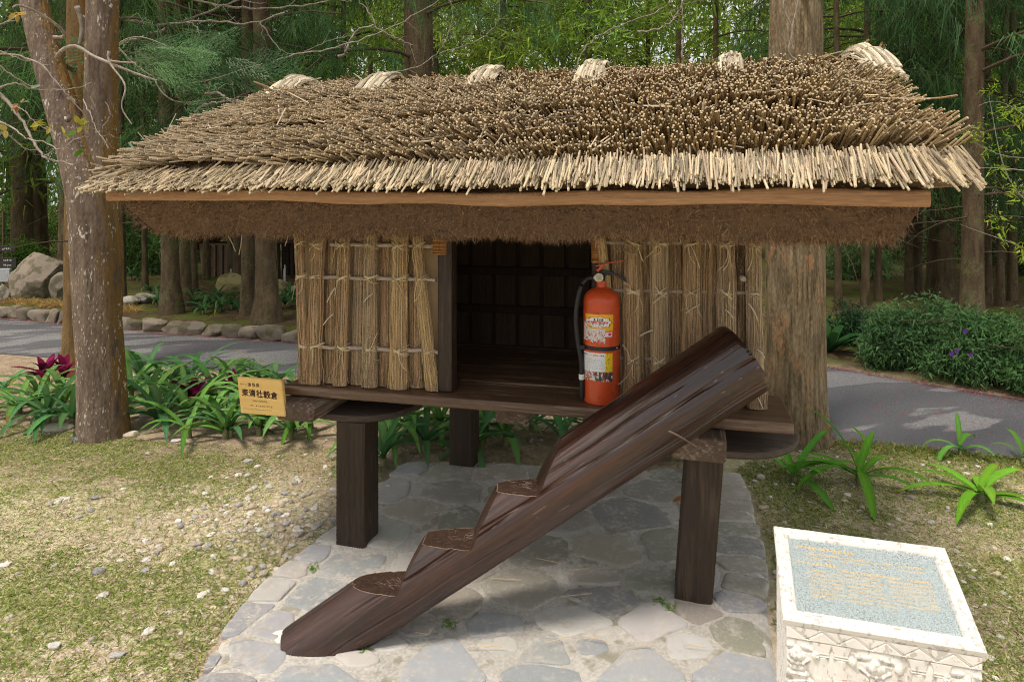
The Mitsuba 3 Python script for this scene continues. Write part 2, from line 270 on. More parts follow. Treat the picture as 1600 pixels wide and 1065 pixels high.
ST = [(378, 1028, 126, 64, BG), (330, 1075, 110, 30, BG), (383, 970, 76, 48, BG), (424, 982, 52, 36, BG), (493, 931, 106, 64, BG), (420, 922, 70, 38, PL), (450, 893, 55, 22, PL), (545, 887, 100, 26, BG),
      (480, 867, 58, 26, BG), (508, 838, 44, 26, PL), (515, 1064, 175, 30, BG), (697, 1042, 162, 68, BG), (774, 988, 76, 40, BG), (850, 1024, 112, 38, BG), (845, 1066, 120, 30, BG), (1000, 1052, 156, 64, BG),
      (895, 978, 112, 46, PL), (1030, 978, 140, 54, PL), (945, 935, 165, 48, DK), (1150, 996, 62, 50, OL), (1145, 1056, 110, 50, BG), (1143, 754, 46, 20, TN), (1146, 775, 54, 19, OL), (1145, 793, 54, 14, OL),
      (1143, 808, 52, 14, TN), (1149, 828, 62, 20, TN), (1155, 857, 74, 38, DK), (1163, 887, 66, 24, OL), (1160, 917, 84, 34, OL), (1152, 946, 70, 26, BG), (985, 806, 125, 46, DK), (868, 815, 90, 30, TN),
      (955, 868, 150, 44, TN), (1045, 862, 60, 60, TN), (830, 862, 95, 44, OL), (740, 880, 80, 60, TN), (815, 925, 110, 50, TN), (700, 950, 85, 44, TN), (650, 900, 80, 60, PL), (648, 802, 90, 34, TN), (612, 770, 48, 30, PL),
      (700, 772, 110, 28, OL), (810, 775, 90, 28, OL), (910, 768, 90, 26, TN), (1030, 770, 120, 30, OL), (637, 733, 58, 18, BG), (700, 742, 70, 20, OL), (780, 742, 70, 20, TN), (868, 745, 80, 22, OL), (960, 745, 80, 20, TN),
      (1055, 745, 70, 18, OL), (605, 835, 60, 40, PL), (720, 822, 60, 40, OL), (560, 830, 40, 40, BG), (780, 822, 60, 30, TN), (1090, 800, 50, 30, TN), (1095, 900, 50, 50, PL), (930, 905, 80, 20, TN), (1020, 915, 80, 24, OL),
      (600, 1010, 70, 22, PL), (560, 1035, 60, 22, PL), (640, 985, 60, 24, PL), (780, 1012, 50, 20, PL), (1090, 955, 60, 40, TN), (1075, 1015, 60, 30, PL), (925, 1015, 40, 20, BG), (610, 940, 60, 40, BG), (330, 1040, 20, 20, BG)]
cs = np.array([gnd(u, v)[:2] for u, v, *_ in ST])
vor = [g for g in shapely.voronoi_polygons(shapely.MultiPoint(cs), extend_to=PAVE.buffer(1)).geoms]
for (u, v, w, h, col), c in zip(ST, cs):
    cell = next(g for g in vor if g.contains(Point(c)))
    d = c[1]; a, b = w / 2 * d / F, (gnd(u, v - h / 2)[1] - gnd(u, v + h / 2)[1]) / 2
    th = np.linspace(0, 2 * np.pi, 40, endpoint=False); wob = 1 + 0.26 * (vfbm(np.c_[np.cos(th) * 1.6 + u, np.sin(th) * 1.6 + v, th * 0], 3) - 0.5) * 2
    e = 0.62
    el = Polygon(np.c_[c[0] + a * 1.22 * wob * np.sign(np.cos(th)) * np.abs(np.cos(th)) ** e, c[1] + b * 1.30 * wob * np.sign(np.sin(th)) * np.abs(np.sin(th)) ** e])
    g = el.buffer(0).intersection(cell.buffer(-0.007)).intersection(PAVE.buffer(-0.012)); g = max(getattr(g, 'geoms', [g]), key=lambda x: x.area)
    g = g.buffer(-0.014).buffer(0.014)
    g = max(getattr(g, 'geoms', [g]), key=lambda x: x.area)
    if g.is_empty or g.area < 2e-4: continue
    cc = np.array(g.representative_point().coords[0]) if not g.contains(g.centroid) else np.array(g.centroid.coords[0])
    ln = np.linspace(0, g.exterior.length, 36, endpoint=False)
    bd = np.array([g.exterior.interpolate(x).coords[0] for x in ln]); hgt = 0.0155 + 0.006 * R.random()
    rings, zz = [1.0, 1.0, 0.985, 0.94, 0.8, 0.55, 0.28], [-0.03, 0.4, 0.72, 0.95, 1.0, 1.0, 1.0]
    vs = [np.c_[cc + (bd - cc) * s, np.full(36, hgt * z)] for s, z in zip(rings, zz)] + [np.array([[cc[0], cc[1], hgt]])]
    vs = np.vstack(vs); m = len(vs) - 1
    vs[:, 2] += 0.012 * (vfbm(np.c_[vs[:, :2] * 13, vs[:, 0] * 0 + u], 3) - 0.5) * (vs[:, 2] > 0)
    j = np.arange(36); k = (j + 1) % 36
    f = np.vstack([grid_faces(7, 36, True), np.stack([6 * 36 + j, 6 * 36 + k, j * 0 + m], 1)])
    obj('stone', (vs, f), 'm_stone', 'stone_paving', smooth=True, color=np.array(col) * (0.85 + 0.3 * R.random()) * (1 + 0.025 * R.normal(size=3)))
# ---------------------------------------------------------------- the granary
G = thing('granary', 'small thatched granary with a dark doorway raised on square posts above stone paving', 'granary')
scene['m_reed'] = {'type': 'twosided', 'bsdf': {'type': 'principled', 'base_color': VC, 'roughness': 0.55, 'specular': 0.4}}
scene['m_straw'] = {'type': 'twosided', 'bsdf': {'type': 'principled', 'base_color': VC, 'roughness': 0.75, 'specular': 0.2}}
def core_col(p, n, uv): return mix((0.12, 0.085, 0.05), (0.27, 0.195, 0.12), fbm(p.x * 40, p.y * 40, p.z * 40, 3))
scene['m_strawcore'] = P((0.46, 0.335, 0.20), 0.95, 0.1)
scene['m_core'] = P(proc(core_col), 0.95, 0.1)
def vary(base, n, m, s=0.25, hue=0.025):
    c = np.asarray(base) * (1 + s * R.normal(size=(n, 1))).clip(0.45, 1.7) * (1 + hue * R.normal(size=(n, 3)))
    return np.repeat(c.clip(0.01, 0.85), m, 0)

# posts (leaning a little), rat guards, beams
def post(x, y, zt, lean=(0, 0), w=0.14):
    v, f = hullbox([0, 0, zt / 2 - 0.02], [w, w, zt + 0.04], 0.008, None, 0.0012, int(abs(x) * 99))
    v = v + np.array([x, y, 0]); v[:, 0] += lean[0] * v[:, 2]; v[:, 1] += lean[1] * v[:, 2]
    obj('post', (hut(v), f), 'm_post', G)
post(-0.755, 0.160, 0.56); post(0.690, 0.105, 0.56, (0.075, 0.0)); post(-0.58, 1.13, 0.56); post(0.76, 1.16, 0.56)
scene['m_disc'] = P(proc(woodfn('x', (0.035, 0.026, 0.021), (0.125, 0.095, 0.075))), 0.7, 0.3)
def guard(x, y, rx, ry):
    v, f = lathe([(0.001, 0), (0.86, 0), (0.96, 0.006), (1.0, 0.018), (0.985, 0.034), (0.9, 0.042), (0.001, 0.042)], 48)
    v = v * [rx, ry, 1]; a = np.arctan2(v[:, 1], v[:, 0]); v[:, :2] *= (1 + 0.03 * np.sin(2 * a + x) + 0.02 * np.sin(5 * a))[:, None]
    obj('rat_guard', (hut(v + [x, y, 0.552]), f), 'm_disc', G, smooth=35)
guard(-0.79, 0.32, 0.275, 0.25); guard(0.80, 0.28, 0.29, 0.25); guard(-0.60, 1.12, 0.25, 0.24); guard(0.76, 1.15, 0.25, 0.24)
def beam(x0, x1, y0, y1, z0, z1, b, seed):
    v, f = hullbox([(x0 + x1) / 2, (y0 + y1) / 2, (z0 + z1) / 2], [x1 - x0, y1 - y0, z1 - z0], b, None, 0.0018, seed)
    return obj('beam', (hut(v), f), 'm_beam', G)
beam(-1.015, -0.835, -0.075, 1.25, 0.593, 0.672, 0.014, 3)
b2 = beam(0.618, 0.805, -0.105, 1.28, 0.594, 0.6775, 0.007, 5)
beam(-0.10, 0.04, 0.10, 1.2, 0.598, 0.676, 0.01, 6)
obj('iron_pin', tube(curve([at(1031, 667, 2.315), at(1050, 675, 2.285), at(1072, 687, 2.33), at(1088, 697, 2.385)], 10), 0.0036, 7), P((0.17, 0.12, 0.095), 0.5, 0.5), b2, smooth=40, label='bent rusty iron pin in the beam end')
# cracks with depth in the beam ends: thin dark wedges of shrunken wood are cut as grooves by splitting planks below
for i, (x0, x1, y0, y1) in enumerate([(-1.025, 1.04, 0.0, 0.372), (-1.02, 0.985, 0.377, 0.70), (-1.0, 1.02, 0.705, 1.02), (-1.01, 1.0, 1.026, 1.30)]):
    v, f = hullbox([(x0 + x1) / 2, (y0 + y1) / 2, 0.70], [x1 - x0, y1 - y0, 0.040], 0.004, None, 0.0012, i)
    obj('floor_plank', (hut(v), f), 'm_plank', G)
obj('floor_block', hutbox(0.86, 1.0, 0.86, 0.98, 0.7205, 0.768, 0.006), 'm_beam', G)

# ---- front wall: reed bundles on rails
WL, WR = np.array([-0.969, 0.075]), np.array([0.942, 0.19])
def wall_at(u):
    """hut-local X, Y on the wall line under photo column u"""
    r = (u - U0) / F; a, b = WL, WR - WL
    p = lambda t: hut(np.array([*(a + b * t), 0.0]))
    p0, p1 = p(0), p(1); d = p1 - p0
    t = (r * p0[1] - p0[0]) / (d[0] - r * d[1]); return a + b * t
WN = unit(np.array([(WR - WL)[1], -(WR - WL)[0]]))     # outward (towards the camera) in hut-local
WT = unit(WR - WL)
def wp(u, z, out=0.0):
    q = wall_at(u) + WN * out; return hut(np.array([q[0], q[1], z]))
ZB, ZT = 0.7235, 1.42
def backing(u0, u1, name='wall'):
    a, b = wall_at(u0) - WN * 0.01, wall_at(u1) - WN * 0.01; c, d = b - WN * 0.02, a - WN * 0.02
    pts = np.array([[*q, z] for q in (a, b, c, d) for z in (ZB, ZT)])
    return obj(name, (lambda m: (hut(m[0]), m[1]))(tm(trimesh.convex.convex_hull(pts))), 'm_strawcore', G)
W1, W2 = backing(474, 684), backing(946, 1187)
def bundle(parent, u, ub, ut, w, proud, ties, tone, n=200):
    """u mid column, ub/ut bottom and top columns, w half width in m"""
    zz = np.array([ZB, ZB + 0.05, ZB + 0.13, ZB + 0.25, ZB + 0.37, ZB + 0.49, ZB + 0.60, ZT])
    tt = (zz - ZB) / (ZT - ZB); um = (ub * (1 - tt) ** 2 + 2 * tt * (1 - tt) * (2 * u - (ub + ut) / 2) + ut * tt ** 2)
    sc = 1.0 + 0.22 * (1 - tt) ** 3 + 0.05 * np.sin(tt * 9 + u)
    for z in ties: sc = sc - 0.13 * np.exp(-((zz - z) / 0.045) ** 2)
    out = 0.037 if proud else -0.001
    cen = np.array([wp(a, z, out) for a, z in zip(um, zz)])
    th = R.uniform(0, 2 * np.pi, n); rr = np.sqrt(R.uniform(0.35, 1.0, n))
    wt, wn = hutdir(np.r_[WT, 0.0]), hutdir(np.r_[WN, 0.0])
    vs, fs, cs, at_ = [], [], [], 0
    cut = R.uniform(0.0, 0.035, n) * (R.random(n) < 0.75)
    for i in range(n):
        o = (np.cos(th[i]) * rr[i] * w)[None] * sc[:, None] * wt + (np.sin(th[i]) * rr[i] * w * 0.55) * sc[:, None] * wn
        pth = cen + o + R.normal(0, 0.0019, (8, 3)) * [1, 1, 0]
        pth[0, 2] += cut[i]; pth[-1, 2] -= 0.0
        if R.random() < 0.10: pth[:2] += R.normal(0, 0.006, 3) * [1, 1, 0.3]
        v, f = tube(pth, R.uniform(0.0008, 0.0016), 3, False)
        vs.append(v); fs.append(f + at_); at_ += len(v)
        cs.append(np.tile(np.asarray(tone) * 1.0 * R.uniform(0.5, 1.45) * (1 + 0.04 * R.normal(size=3)), (len(v), 1)))
    k = obj('reed_bundle', (np.vstack(vs), np.vstack(fs)), 'm_straw', parent, smooth=True, color=np.vstack(cs).clip(0.02, 0.8))
    corez = zz.copy(); 
    ang = np.arange(12) * 2 * np.pi / 12
    cv = (cen[:, None] + (np.cos(ang)[None, :, None] * (w * 0.88 * sc)[:, None, None] * wt + np.sin(ang)[None, :, None] * (w * 0.46 * sc)[:, None, None] * wn)).reshape(-1, 3)
    obj('heart', (cv, grid_faces(8, 12, True)), 'm_strawcore', k, smooth=True)
    return k
def zrow(u, v):
    q = wall_at(u); d = hut(np.array([*q, 0.0]))[1]; return EYE - (v - V0) / F * d
L_T = [zrow(580, 382), zrow(580, 433), zrow(580, 542)]
R_T = [zrow(1080, 380), zrow(1080, 455), zrow(1080, 562)]
BR, GD, GY = (0.40, 0.272, 0.155), (0.50, 0.362, 0.19), (0.42, 0.315, 0.20)
LB = [(478, 483, 473, .019, 1, BR), (500, 496, 506, .026, 1, BR), (519, 517, 521, .022, 0, BR), (541, 537, 544, .024, 1, BR), (563, 561, 566, .026, 0, GY), (584, 583, 585, .025, 1, GY), (606, 604, 607, .024, 0, BR),
      (629, 627, 631, .030, 1, GD), (650, 651, 648, .022, 0, BR), (666, 680, 655, .021, 1, GD)]
RB = [(950, 957, 938, .016, 1, GD), (968, 972, 962, .022, 0, BR), (990, 991, 989, .031, 1, BR), (1010, 1012, 1008, .022, 0, BR), (1031, 1033, 1030, .030, 1, GY), (1053, 1054, 1051, .024, 0, BR), (1080, 1080, 1081, .031, 1, BR),
      (1107, 1107, 1108, .028, 0, BR), (1133, 1134, 1133, .029, 1, GY), (1154, 1154, 1155, .022, 0, (0.2, 0.13, 0.075)), (1176, 1180, 1174, .024, 1, GY)]
for i, (u, ub, ut, w, pr, tone) in enumerate(LB): bundle(W1, u, ub, ut, w * (1.2 if pr else 1.42), pr, L_T if pr else [], tone)
for i, (u, ub, ut, w, pr, tone) in enumerate(RB): bundle(W2, u, ub, ut, w * (1.2 if pr else 1.42), pr, R_T if pr else [], tone)
scene['m_rail'] = P(proc(lambda p, n, uv: mix((0.26, 0.20, 0.15), (0.55, 0.47, 0.39), fbm(p.x * 30, p.y * 30, p.z * 160, 3))), 0.6, 0.3)
for z, (u0, u1), par in ((L_T[0], (521, 682), W1), (L_T[1], (508, 684), W1), (L_T[2], (473, 690), W1), (R_T[0], (940, 1188), W2), (R_T[1], (950, 1187), W2), (R_T[2], (950, 1186), W2)):
    us = np.linspace(u0, u1, 10); o = 0.029 if par == W1 else 0.010
    obj('rail', tube(np.array([wp(u, z, o) + [0, 0, R.normal(0, 0.002)] for u in us]), 0.0088 + R.normal(0, 0.0006, 10), 8), 'm_rail', par, smooth=50)
def tie(parent, u, z, w, tone):
    du = w * F / 2.85 * 1.15; parts, cols = [], []
    for k in range(int(R.integers(4, 7))):
        s = R.choice([-1, 1]); a, b = R.normal(0, 0.006), R.normal(0.0, 0.006); h = R.uniform(0.004, 0.017) * s
        pts = [wp(u - du, z - h + a, 0.02), wp(u - du * 0.55, z - h * .6 + a, 0.034 + w * 0.72), wp(u, z + b * .5, 0.040 + w * 0.76), wp(u + du * 0.55, z + h * .6 + b, 0.034 + w * 0.72), wp(u + du, z + h + b, 0.02)]
        parts.append(tube(curve(pts, 9), R.uniform(0.0016, 0.0029), 4))
    for k in range(int(R.integers(1, 4))):
        x, y = R.uniform(-1, 1), R.uniform(0.03, 0.10) * (1 if R.random() < 0.25 else -1)
        pts = [wp(u + du * x * .6, z, 0.042 + w * 0.7), wp(u + du * (x * .7 + R.normal(0, .4)), z + y * .5, 0.05 + w * 0.75), wp(u + du * (x + R.normal(0, .7)), z + y, 0.046 + w * 0.7)]
        parts.append(tube(curve(pts, 6), R.uniform(0.0009, 0.0018), 4))
    v, f = join(parts); c = np.concatenate([np.tile(np.asarray(tone) * R.uniform(0.7, 1.35), (len(q[0]), 1)) for q in parts])
    obj('tie', (v, f), 'm_straw', parent, smooth=True, color=c.clip(0, .8))
for (u, ub, ut, w, pr, tone) in LB:
    if pr:
        for z in L_T: tie(W1, ub + (ut - ub) * (z - ZB) / (ZT - ZB) if u > 660 or u < 490 else u, z, w, (0.60, 0.50, 0.32))
for (u, ub, ut, w, pr, tone) in RB:
    if pr and u > 960:
        for z in R_T: tie(W2, u, z, w, (0.60, 0.50, 0.33))
# white raffia straps that hang loose on some bundles
rp = []
for u, v, du, dv in [(534, 447, -12, 22), (532, 486, -16, 18), (592, 455, -14, 14), (1166, 470, 14, 26), (1178, 540, 12, 12), (1020, 470, 22, -16), (1070, 485, 22, -14), (1130, 480, 12, 12), (1085, 545, 22, -18), (1000, 520, 20, -10), (1045, 590, 20, -30), (1172, 575, 16, 14), (1166, 590, 22, 40)]:
    z0, z1 = zrow(u, v), zrow(u, v + dv); a, b = wp(u, z0, 0.066), wp(u + du, z1, 0.066); m = (a + b) / 2 + [0, -0.006, 0.004]
    rp.append(tube(curve([a, m, b], 6), 0.0026, 4))
obj('raffia', join(rp), P((0.62, 0.56, 0.46), 0.6, 0.3), W2, smooth=True, kind='stuff')
obj('peg', tube([wp(1158, zrow(1158, 432), 0.02), wp(1157, zrow(1158, 432), 0.085)], 0.0105, 10), 'm_rail', W2, smooth=40)
# side and back walls, seen from inside through the doorway
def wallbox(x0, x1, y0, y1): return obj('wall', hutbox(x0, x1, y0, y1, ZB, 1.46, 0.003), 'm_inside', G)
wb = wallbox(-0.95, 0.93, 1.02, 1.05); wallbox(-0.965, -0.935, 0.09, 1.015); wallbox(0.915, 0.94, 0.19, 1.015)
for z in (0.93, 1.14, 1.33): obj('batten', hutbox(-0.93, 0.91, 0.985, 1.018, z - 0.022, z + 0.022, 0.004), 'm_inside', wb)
for i, x in enumerate(np.linspace(-0.9, 0.86, 14)): obj('mat_strip', hutbox(x, x + 0.115, 1.004, 1.0195, ZB + 0.01, 1.44, 0.003), P(proc(woodfn('z', (0.035, 0.023, 0.014), (0.10, 0.068, 0.04))), 0.8) if i == 0 else scene['granary__wall_002__mat_strip']['bsdf'], wb)  # mat brown kept low as well, putting interior shade into its colour
# door frame
J = obj('door_frame', hutbox(*(wall_at(690)[0] + np.array([0.0, 0.062])), 0.065, 0.135, ZB, 1.44, 0.004), 'm_post', G)
obj('jamb', hutbox(wall_at(926)[0] + 0.0, wall_at(926)[0] + 0.055, 0.12, 0.19, ZB, 1.44, 0.004), 'm_post', J)
obj('lintel', hutbox(wall_at(690)[0] - 0.01, wall_at(940)[0] + 0.03, 0.075, 0.16, 1.408, 1.47, 0.004), 'm_post', J)
obj('sill', hutbox(wall_at(702)[0], wall_at(926)[0], 0.26, 0.30, 0.7205, 0.728, 0.002), 'm_plank', J)
scene['m_rattan'] = P(VC, 0.5, 0.4)
def binding(u0, u1, z0, z1, yoff):
    parts, cols = [], []
    a, b = wall_at(u0)[0], wall_at(u1)[0]
    for z in np.arange(z0, z1, 0.0043):
        y0 = yoff; h = R.normal(0, 0.0008)
        pts = np.array([[a, y0 + 0.075, z], [a - 0.003, y0 + 0.02, z], [a + 0.006, y0 - 0.004, z + h], [(a + b) / 2, y0 - 0.006, z + h], [b - 0.006, y0 - 0.004, z], [b + 0.003, y0 + 0.02, z], [b, y0 + 0.075, z]])
        parts.append(tube(hut(pts), 0.0022, 5)); cols.append(np.tile(np.array([0.36, 0.17, 0.055]) * R.uniform(0.6, 1.3), (len(parts[-1][0]), 1)))
    obj('rattan_binding', join(parts), 'm_rattan', J, smooth=True, color=np.vstack(cols))
binding(681, 705, 1.295, 1.40, 0.063); binding(926, 944, 1.27, 1.40, 0.115)
# row of bamboo ends over the doorway
for u in np.r_[np.linspace(648, 712, 8), np.linspace(722, 850, 14), 868, 884]:
    r = R.uniform(0.0075, 0.0125); z = zrow(u, 357 + R.normal(0, 1.5)); q = wall_at(u)
    c = np.array([q[0], q[1] - 0.085 + R.normal(0, 0.008), z]); prof = [(r * 0.55, -0.02), (r * 0.6, 0.0), (r, 0.0005), (r, -0.12)]
    v, f = lathe(prof, 12); v = np.c_[v[:, 0], -v[:, 2], v[:, 1]] + c
    obj('bamboo_end', (hut(v), f[:, ::-1]), 'm_bamboo', G, smooth=40)
scene['m_bamboo'] = P((0.40, 0.26, 0.14), 0.5, 0.4)
q0, q1 = wall_at(640), wall_at(930)
obj('bamboo_rail', tube(hut(np.array([[q0[0], q0[1] - 0.06, 1.385], [(q0 + q1)[0] / 2, (q0 + q1)[1] / 2 - 0.06, 1.386], [q1[0], q1[1] - 0.06, 1.385]])), 0.010, 10), 'm_bamboo', G, smooth=40)

# ---- roof
EL, ER = np.array([-1.435, -0.50]), np.array([1.316, -0.498])
roof = newkey('roof', G)
def prof(s):
    """front slope of the thatch, s from eave 0 to ridge 1 -> (Y, z)"""
    return -0.470 + 0.990 * s, 1.648 + 0.465 * np.clip(s, 0, 1) ** 0.82
# heart of the roof (closed body under the reeds)
sv = np.linspace(0, 1, 14); yy, zz = prof(sv); fr = np.c_[yy + 0.05, zz - 0.045]
sec = np.vstack([[[-0.455, 1.552], [-0.46, 1.60]], fr, np.c_[2 * 0.52 - fr[::-1, 0], fr[::-1, 1]], [[1.50, 1.60], [1.495, 1.552]]])
Xs = np.linspace(-1.47, 1.41, 30); rs = []
for X in Xs:
    e = np.clip((abs(X + 0.03) - 1.15) / 0.29, 0, 1) ** 2; q = sec.copy(); q[:, 1] -= e * 0.05 * np.clip((q[:, 1] - 1.56) / 0.3, 0, 1); rs.append(np.c_[np.full(len(q), X), q])
V = np.vstack(rs); Fc = grid_faces(30, len(sec), True)
m_ = len(sec); caps = []
for base, flip in ((0, False), (29 * m_, True)):
    V = np.vstack([V, V[base:base + m_].mean(0)]); j = np.arange(m_); k = (j + 1) % m_; t = np.stack([j + base, k + base, j * 0 + len(V) - 1], 1); caps.append(t[:, ::-1] if flip else t)
scene[roof] = mikit.ply((hut(V), np.vstack([Fc] + caps)), 'm_core')
tag(roof, 'steep shaggy roof of layered reeds')
# reeds
def endfan(X): return np.clip((X - 1.1) / 0.38, 0, 1) * 0.75 - np.clip((-1.22 - X) / 0.33, 0, 1) * 0.45
def reed_dir(X, tilt, az):
    return unit(np.stack([np.sin(az) * np.cos(tilt), -np.cos(az) * np.cos(tilt), np.sin(tilt)], -1))
n = 13500
X = R.uniform(-1.47, 1.39, n); course = R.integers(0, 9, n); s = ((course + 0.5 + 0.26 * R.normal(size=n)) / 9).clip(0.0, 1.02)
Y, Z = prof(s); ed = np.clip((np.abs(X + 0.03) - 1.2) / 0.3, 0, 1) ** 2; Z = Z - ed * 0.06 * np.clip((Z - 1.6) / 0.3, 0, 1)
Z = Z + 0.06 * (vfbm(np.c_[X * 2.6, s * 4, X * 0], 3, 4) - 0.5) + 0.005 * np.sin(course * 2.4)
k = np.clip((X + 1.1) / 2.0, 0, 1)
tilt = np.radians(1 + 17 * k + 9 * k * np.exp(-s * 6)) + np.radians(7) * R.normal(size=n) + 0.16 * (vfbm(np.c_[X * 3, s * 5, X * 0 + 7], 2, 9) - 0.5)
az = endfan(X) - 0.30 * np.clip((0.2 - X) / 1.2, 0, 1) + 0.10 * R.normal(size=n) + 0.22 * (vfbm(np.c_[X * 4, s * 7, X * 0 + 3], 2, 2) - 0.5)
D = reed_dir(X, tilt, az); S = np.c_[X, Y, Z]
ex = R.uniform(0.005, 0.080, n) * (0.7 + 0.6 * vfbm(np.c_[X * 5, s * 9, X * 0], 2, 14)) * np.where(s > 0.9, 0.6, 1)
Pb, Qb = S - D * 0.13, S + D * ex[:, None]
v, f, par, m = rods(hut(Pb), hut(Qb), R.uniform(0.0025, 0.0041, n))
mixr = np.clip(0.25 + 0.5 * k + 0.5 * (vfbm(np.c_[X * 2, s * 4, X * 0], 3, 21) - 0.5) * 2, 0, 1)[:, None]
base = (1 - mixr) * np.array([0.37, 0.30, 0.205]) + mixr * np.array([0.30, 0.215, 0.105])
base = base * (1 + 0.25 * R.normal(size=(n, 1))).clip(0.4, 1.7)
tipc = base * 0.55 + np.array([0.27, 0.22, 0.14]) * (1 + 0.25 * R.normal(size=(n, 1))).clip(0.4, 1.5)
col = np.where((par == 2)[:, None], np.repeat(tipc, m, 0), np.repeat(base, m, 0))
obj('thatch', (v, f), 'm_reed', roof, smooth=False, color=col.clip(0, .85), kind='stuff')
# broken pieces and flattened stalks lying across the slope
nd = 420; X = R.uniform(-1.42, 1.34, nd); s = R.uniform(0.02, 1.0, nd); Y, Z = prof(s); S = np.c_[X, Y - 0.05 * R.random(nd), Z + R.uniform(-0.01, 0.03, nd)]
D = unit(np.c_[R.normal(0, 1, nd) - .3, -0.7 * R.random(nd) - .1, R.normal(-0.2, .35, nd)]); L = R.uniform(.015, .07, (nd, 1))
v, f, par, m = rods(hut(S - D * L), hut(S + D * L), R.uniform(.0016, .0032, nd), 4); obj('broken_stalks', (v, f), 'm_reed', roof, color=vary((0.36, 0.29, 0.20), nd, m, .4), kind='stuff')
# back slope and gable ends
nb = 2600; X = R.uniform(-1.5, 1.45, nb); s = R.random(nb); Y, Z = prof(s); D = reed_dir(X, np.full(nb, -0.1) + 0.1 * R.normal(size=nb), np.pi + 0.15 * R.normal(size=nb)); S = np.c_[X, 1.04 - Y, Z]
ng = 2600; sg = R.random(ng); sd = R.choice([-1, 1], ng); yg, zg = prof(np.sqrt(sg)); zg2 = 1.56 + (zg - 1.58) * R.random(ng) ** 0.7; yg = np.where(R.random(ng) < 0.65, yg, 1.04 - yg)
Xg = np.where(sd > 0, 1.38, -1.45) - sd * 0.09 * np.clip((zg2 - 1.56) / 0.5, 0, 1); tl = np.radians(-14) + 0.12 * R.normal(size=ng)
Dg = reed_dir(Xg, tl, sd * (np.pi / 2 - 0.45 * (yg < 0.5) + 0.2 * R.normal(size=ng))); Sg = np.c_[Xg, yg, zg2]
Pb = np.vstack([S - D * .12, Sg - Dg * .10]); Qb = np.vstack([S + D * R.uniform(0, .05, (nb, 1)), Sg + Dg * R.uniform(0.0, .055, (ng, 1))])
v, f, par, m = rods(hut(Pb), hut(Qb), R.uniform(0.0033, 0.005, nb + ng))
col = np.where((par == 2)[:, None], [0.62, 0.52, 0.35], vary((0.40, 0.30, 0.18), nb + ng, m))
obj('thatch', (v, f), 'm_reed', roof, color=col.clip(0, .85), kind='stuff')
# pale fringe along the eave: three overlapping rows, the lowest built reed by reed
def fringe(n, y0, y1, L, drop):
    X = np.sort(R.uniform(-1.50, 1.43, n)); k = np.clip((X + 1.4) / 2.4, 0, 1)
    tilt = -np.radians(16 + 30 * k) + np.radians(6) * R.normal(size=n); az = endfan(X) + 0.12 * R.normal(size=n)
    D = reed_dir(X, tilt, az); yt = R.uniform(y0, y1, n); zt = 1.556 + (yt + 0.60) * 0.62 + 0.008 * R.normal(size=n) + drop - 0.02 * np.clip((X - 1.3) / 0.2, 0, 1)
    Q = np.c_[X, yt, zt]; return Q - D * L, Q
Pb, Qb = fringe(4200, -0.582, -0.515, 0.078, -0.004); n = len(Pb)
v, f, par, m = rods(hut(Pb), hut(Qb), R.uniform(0.0023, 0.0038, n), 5, 0.96)
col = np.where((par == 2)[:, None], [0.62, 0.53, 0.38], vary((0.355, 0.285, 0.185), n, m, 0.45)); obj('thatch', (v, f), 'm_reed', roof, color=col.clip(0, .85), kind='stuff')
Pb, Qb = fringe(290, -0.610, -0.575, 0.11, -0.004); 
for a, b in zip(Pb, Qb):
    v, f, par, m = rods(hut(a[None]), hut(b[None]), R.uniform(0.0032, 0.0045), 6, 0.96)
    obj('thatch_reed', (v, f), 'm_reed', roof, color=np.where((par == 2)[:, None], [0.68, 0.59, 0.42], vary((0.41, 0.335, 0.225), 1, m, 0.35)).clip(0, .85))
for pts in ([at(1322, 88, 2.85), at(1358, 62, 2.78)], [at(1420, 156, 2.55), at(1470, 153, 2.5), at(1496, 149, 2.45)], [at(760, 255, 2.4), at(790, 215, 2.5), at(845, 145, 2.85)]):
    obj('stray_stalk', tube(np.array(pts), 0.0042 if len(pts) < 4 else 0.002, 6), P((0.34, 0.22, 0.11), 0.6), roof, smooth=True)
